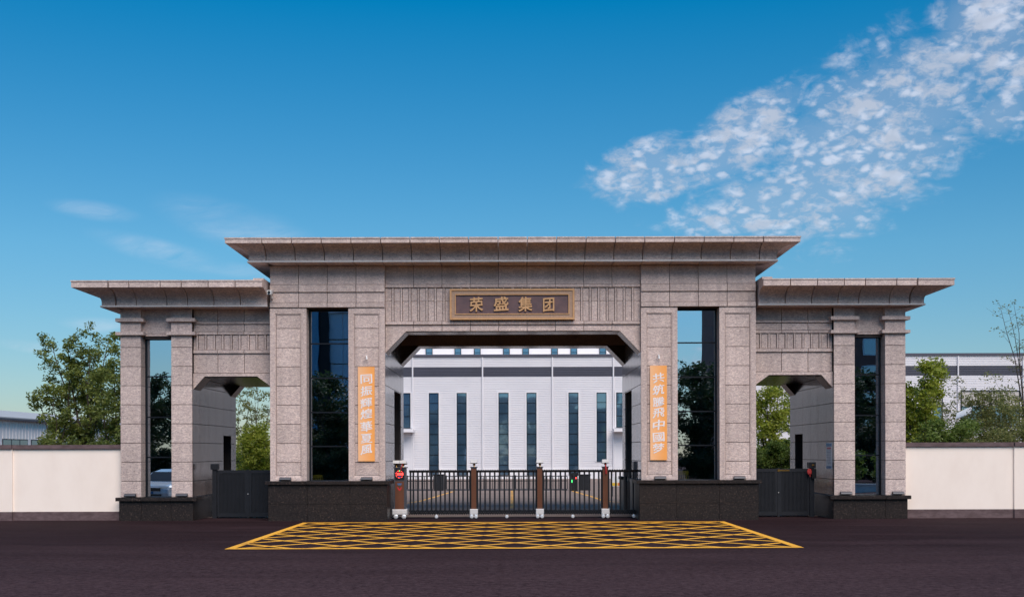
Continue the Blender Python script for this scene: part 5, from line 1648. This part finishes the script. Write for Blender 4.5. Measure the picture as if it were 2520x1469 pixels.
# behind the right wall
tree('broadleaf_tree', at(2272, 12), 'upright yellow-green tree beside the outer edge of the right wing', 'trees behind the right wall', 51, 6.2, 1.3, 1.1, stems=3, trunk_r=0.07, base=0.2, clump=0.45, per=75, leaf=0.08, m='leaf_lime', twigs=8, shape='cone')
tree('broadleaf_tree', at(2248, 14), 'darker green tree close behind the right wing edge', 'trees behind the right wall', 52, 5.0, 1.2, 1.1, stems=3, trunk_r=0.06, base=0.2, clump=0.45, per=75, leaf=0.08, m='leaf_mid', twigs=7, shape='oval')
tree('shrub', at(2325, 9), 'dense mid green shrub behind the right wall in front of the lamp', 'shrubs behind the right wall', 53, 3.4, 1.5, 0.9, stems=5, trunk_r=0.04, base=0.1, clump=0.42, per=85, leaf=0.07, m='leaf_mid', twigs=5, shape='oval', cat='shrub')
tree('sapling', at(2440, 18), 'wide twiggy olive sapling behind the right wall', 'saplings behind the right wall', 54, 5.3, 1.9, 1.4, stems=6, trunk_r=0.04, base=0.22, clump=0.40, per=40, leaf=0.065, m='leaf_olive', twigs=8, shape='vase', keep=0.85)
tree('sapling', at(2375, 22), 'twiggy olive sapling left of the others behind the right wall', 'saplings behind the right wall', 55, 4.7, 1.6, 1.4, stems=5, trunk_r=0.04, base=0.22, clump=0.40, per=40, leaf=0.065, m='leaf_olive', twigs=7, shape='vase', keep=0.85)
tree('sapling', at(2505, 16), 'low olive sapling at the right end behind the right wall', 'saplings behind the right wall', 56, 4.6, 1.6, 1.3, stems=5, trunk_r=0.04, base=0.2, clump=0.42, per=44, leaf=0.065, m='leaf_olive', twigs=7, shape='oval', keep=0.9)
tree('bare_tree', at(2535, 19), 'tall nearly bare tree leaning in at the right edge', 'bare trees', 57, 10.3, 1.6, 1.0, stems=5, trunk_r=0.06, base=0.3, clump=0.24, per=8, leaf=0.06, m='leaf_olive', twigs=9, shape='vase', keep=0.5, lean=-0.5)
for i, (xd, Y, h_, sd) in enumerate(((2400, 12, 3.1, 61), (2470, 11, 3.0, 62), (2550, 11, 3.2, 63))):
    tree('shrub', at(xd, Y), ('thin olive shrub behind the right wall below the lamp', 'thin olive shrub behind the right wall right of the lamp', 'thin olive shrub behind the far right end of the wall')[i],
         'olive shrubs behind the right wall', sd, h_, 1.2, 0.8, stems=5, trunk_r=0.035, base=0.12, clump=0.42, per=55, leaf=0.06, m='leaf_olive', twigs=5, shape='oval', cat='shrub', keep=0.85)

# ================================================================== ACROSS THE ROAD (mirrored in the tower glass)
tp = tree('street_tree', (-28.5, -47, 0), 'dense dark street tree across the road, leftmost of the row', 'street trees across the road', 71, 7.6, 2.8, 2.6, stems=3, trunk_r=0.16, base=0.18, clump=0.75, per=60, leaf=0.13, m='leaf_deep', twigs=9, shape='oval')
for i, (x, y, sc, lab) in enumerate(((-24.5, -46, 0.92, 'second street tree from the left across the road'), (-17.2, -47, 0.98, 'street tree across the road facing the left tower, left one'), (-13.2, -46, 1.03, 'street tree across the road facing the left tower, middle one'),
                                     (-9.3, -47, 0.95, 'street tree across the road facing the left tower, right one'), (11.0, -47, 0.85, 'street tree across the road facing the right tower, low left one'),
                                     (-4.5, -62, 1.1, 'street tree further back across the road, left of the gate axis'), (1.0, -60, 1.0, 'street tree further back across the road on the gate axis'), (6.0, -62, 1.05, 'street tree further back across the road, right of the gate axis'),
                                     (14.2, -46, 1.16, 'street tree across the road facing the right tower, tall middle one'), (18.0, -47, 1.2, 'street tree across the road facing the right tower, tallest right one'),
                                     (24.5, -46, 1.0, 'street tree across the road second from the right end'), (29.0, -47, 1.05, 'street tree across the road at the right end'))):
    c = copy_tree(tp); c.location = (x, y, 0); c.rotation_euler = (0, 0, 1.3 * (i + 1)); c.scale = (sc, sc, sc)
    c['label'] = lab

for i in range(15):
    x = -42 + i * 6.0 + 1.3 * math.sin(i * 2.1)
    c = copy_tree(tp); c.location = (x, -57 - 2 * (i % 2), 0); c.rotation_euler = (0, 0, 2.4 * i); sc = 0.82 + 0.12 * ((i * 7) % 5) / 4; c.scale = (sc, sc, sc * 0.92)
    c['label'] = ('first second third fourth fifth sixth seventh eighth ninth tenth eleventh twelfth thirteenth fourteenth fifteenth'.split()[i] + ' tree from the left in the back row across the road'); c['group'] = 'back row of trees across the road'

# hedge row under the street trees
hg = tree('hedge', (-26.5, -43, 0), 'trimmed dark hedge across the road left of the office block', 'hedges across the road', 81, 1.5, 3.4, 0.9, stems=6, trunk_r=0.04, base=0.05, clump=0.5, per=110, leaf=0.08, m='leaf_deep', twigs=5, shape='oval', cat='hedge')
for x, lab in ((-13.3, 'trimmed dark hedge across the road in front of the office block'), (14.4, 'trimmed dark hedge across the road in front of the apartment tower'), (27.0, 'trimmed dark hedge across the road at its right end')):
    c = copy_tree(hg); c.location = (x, -43, 0); c['label'] = lab
# low white planter wall
lw = thing('planter_wall', (20.6, -23, 0), 'low white planter wall mirrored in the right wing window', 'planter wall')
part('wall_face', MB().box(17.5, 24, -23.15, -22.85, 0, 0.42), 'low_wall', lw)
part('coping', MB().box(17.4, 24.1, -23.22, -22.78, 0.42, 0.5), 'low_wall', lw)
for i, (x, lab) in enumerate(((18.9, 'rounded hedge shrub behind the planter wall, left one'), (21.6, 'rounded hedge shrub behind the planter wall, right one'))):
    tree('shrub', (x, -25.2, 0), lab, 'shrubs behind the planter wall', 85 + i, 1.9, 1.3, 1.0, stems=4, trunk_r=0.04, base=0.05, clump=0.4, per=60, leaf=0.08, m='leaf_mid', twigs=5, shape='oval', cat='shrub')

# office block
OB = thing('office_block', (-24, -100, 0), 'glass office block across the road mirrored in the left tower window', 'office block')
oy = -92.0
part('facade', MB().box(-36, -13, oy - 16, oy - 0.2, 0, 18.2), 'office_white', OB)
part('stair_tower', MB().box(-23.6, -22.2, oy - 3, oy + 0.9, 0, 18.9), 'office_blue', OB)
part('stair_tower', MB().box(-22.19, -21.0, oy - 3, oy + 0.5, 0, 18.7), 'window_frame', OB)
part('roof_rim', MB().box(-36.2, -12.8, oy - 16.2, oy + 0.3, 18.21, 18.7), 'office_white', OB)
for k in range(6):
    z = 1.0 + k * 2.9
    w = part('window_band', MB().box(-36, -12.99, oy - 0.19, oy - 0.08, z - 0.08, z), 'window_frame', OB)
    for q in range(14):
        x0 = -35.9 + q * 1.65
        box('pane', 'office_pane', w, x0, x0 + 1.55, oy - 0.18, oy - 0.1, z + 0.02, z + 2.75)

AT = thing('apartment_tower', (38, -100, 0), 'tall brick apartment tower across the road mirrored in the right hand windows', 'apartment block')
part('facade', MB().box(24.6, 60, oy - 16, oy, 0, 44), 'brick_far', AT)
for k in range(14):
    z = 1.2 + k * 3.05
    for q in range(9):
        x0 = 25.2 + q * 3.9
        w = part('window', MB().box(x0, x0 + 1.7, oy + 0.002, oy + 0.1, z, z + 1.7), 'office_white', AT)
        box('pane', 'plant_glass', w, x0 + 0.12, x0 + 1.58, oy + 0.102, oy + 0.12, z + 0.12, z + 1.58)
        if q % 2 == 0:
            part('balcony', MB().box(x0 + 1.9, x0 + 3.7, oy + 0.002, oy + 1.2, z - 0.7, z + 0.25), 'office_white', AT)


# white car parked to the left, out of the frame, mirrored in the left wing window
def car(loc, rz):
    th = thing('parked_car', loc, 'white crossover car parked before the left wing, mirrored in its window', 'car')
    th.rotation_euler = (0, 0, rz)
    # side outline (x forward, z), lofted over the half width
    prof = [(2.2, .32), (2.24, .55), (2.2, .72), (2.05, .86), (1.15, 1.0), (0.35, 1.45), (-0.3, 1.56), (-1.4, 1.53), (-2.05, 1.1), (-2.25, .95), (-2.28, .5), (-2.2, .32)]
    wid = [(.0, 1.0), ]
    mb = MB(); n = len(prof); secs = ((-.92, .86, .0), (-.86, .97, .0), (-.7, 1.0, .02), (.7, 1.0, .02), (.86, .97, 0), (.92, .86, 0))
    vs = []
    for y, k, dz in secs:
        for (x, z) in prof:
            tw = 1.0 - 0.20 * max(0, (z - .95)) / .6
            vs.append((x * (0.96 + 0.04 * k), y * tw, .32 + (z - .32) * k))
    fs = []
    for i in range(len(secs) - 1):
        for j in range(n):
            j2 = (j + 1) % n
            fs.append((i * n + j, i * n + j2, (i + 1) * n + j2, (i + 1) * n + j))
    fs += [tuple(range(n)), tuple(range((len(secs)) * n - 1, (len(secs) - 1) * n - 1, -1))]
    mb.add(vs, fs)
    b = part('body', mb, 'car_white', th, local=True, smooth=False)
    part('windscreen', MB().add([(1.08, -.72, 1.06), (1.08, .72, 1.06), (.42, .62, 1.45), (.42, -.62, 1.45), (1.04, -.72, 1.04), (1.04, .72, 1.04), (.36, .62, 1.43), (.36, -.62, 1.43)],
                                [(0, 1, 2, 3), (7, 6, 5, 4), (0, 4, 5, 1), (1, 5, 6, 2), (2, 6, 7, 3), (3, 7, 4, 0)]), 'black_plastic', th, local=True)
    for sy in (-1, 1):
        part('side_window', MB().add([(0.95, sy * .89, 1.05), (0.3, sy * .8, 1.42), (-1.3, sy * .79, 1.45), (-1.75, sy * .86, 1.1), (0.95, sy * .87, 1.05), (0.3, sy * .78, 1.42), (-1.3, sy * .77, 1.45), (-1.75, sy * .84, 1.1)],
                                     [(0, 1, 2, 3), (7, 6, 5, 4), (0, 4, 5, 1), (1, 5, 6, 2), (2, 6, 7, 3), (3, 7, 4, 0)]), 'black_plastic', th, local=True)
        part('headlight', MB().prism_z([(2.2, sy * .5), (2.12, sy * .86), (1.9, sy * .885), (2.1, sy * .48)], .66, .8), 'car_glass', th, local=True)
        part('mirror', MB().box(.75, .95, sy * .9, sy * 1.05, 1.0, 1.14), 'car_white', th, local=True)
        for wx in (1.38, -1.38):
            wl = part('wheel', MB().lathe([(.2, -.11), (.33, -.11), (.34, -.06), (.34, .06), (.33, .11), (.2, .11)], (wx, sy * .82, .34), 'y', 20), 'rubber', th, local=True)
            part('rim', MB().lathe([(.03, -.125), (.21, -.12), (.21, .12), (.03, .125)], (wx, sy * .82, .34), 'y', 10), 'chrome', wl)
    part('grille', MB().box(2.16, 2.26, -.55, .55, .64, .78), 'black_plastic', th, local=True)
    part('air_intake', MB().box(2.16, 2.25, -.6, .6, .38, .5), 'black_plastic', th, local=True)
    part('number_plate', MB().box(2.25, 2.265, -.22, .22, .52, .62), 'logo_blue', th, local=True)


car((-15.55, -11.9, 0), R(98))
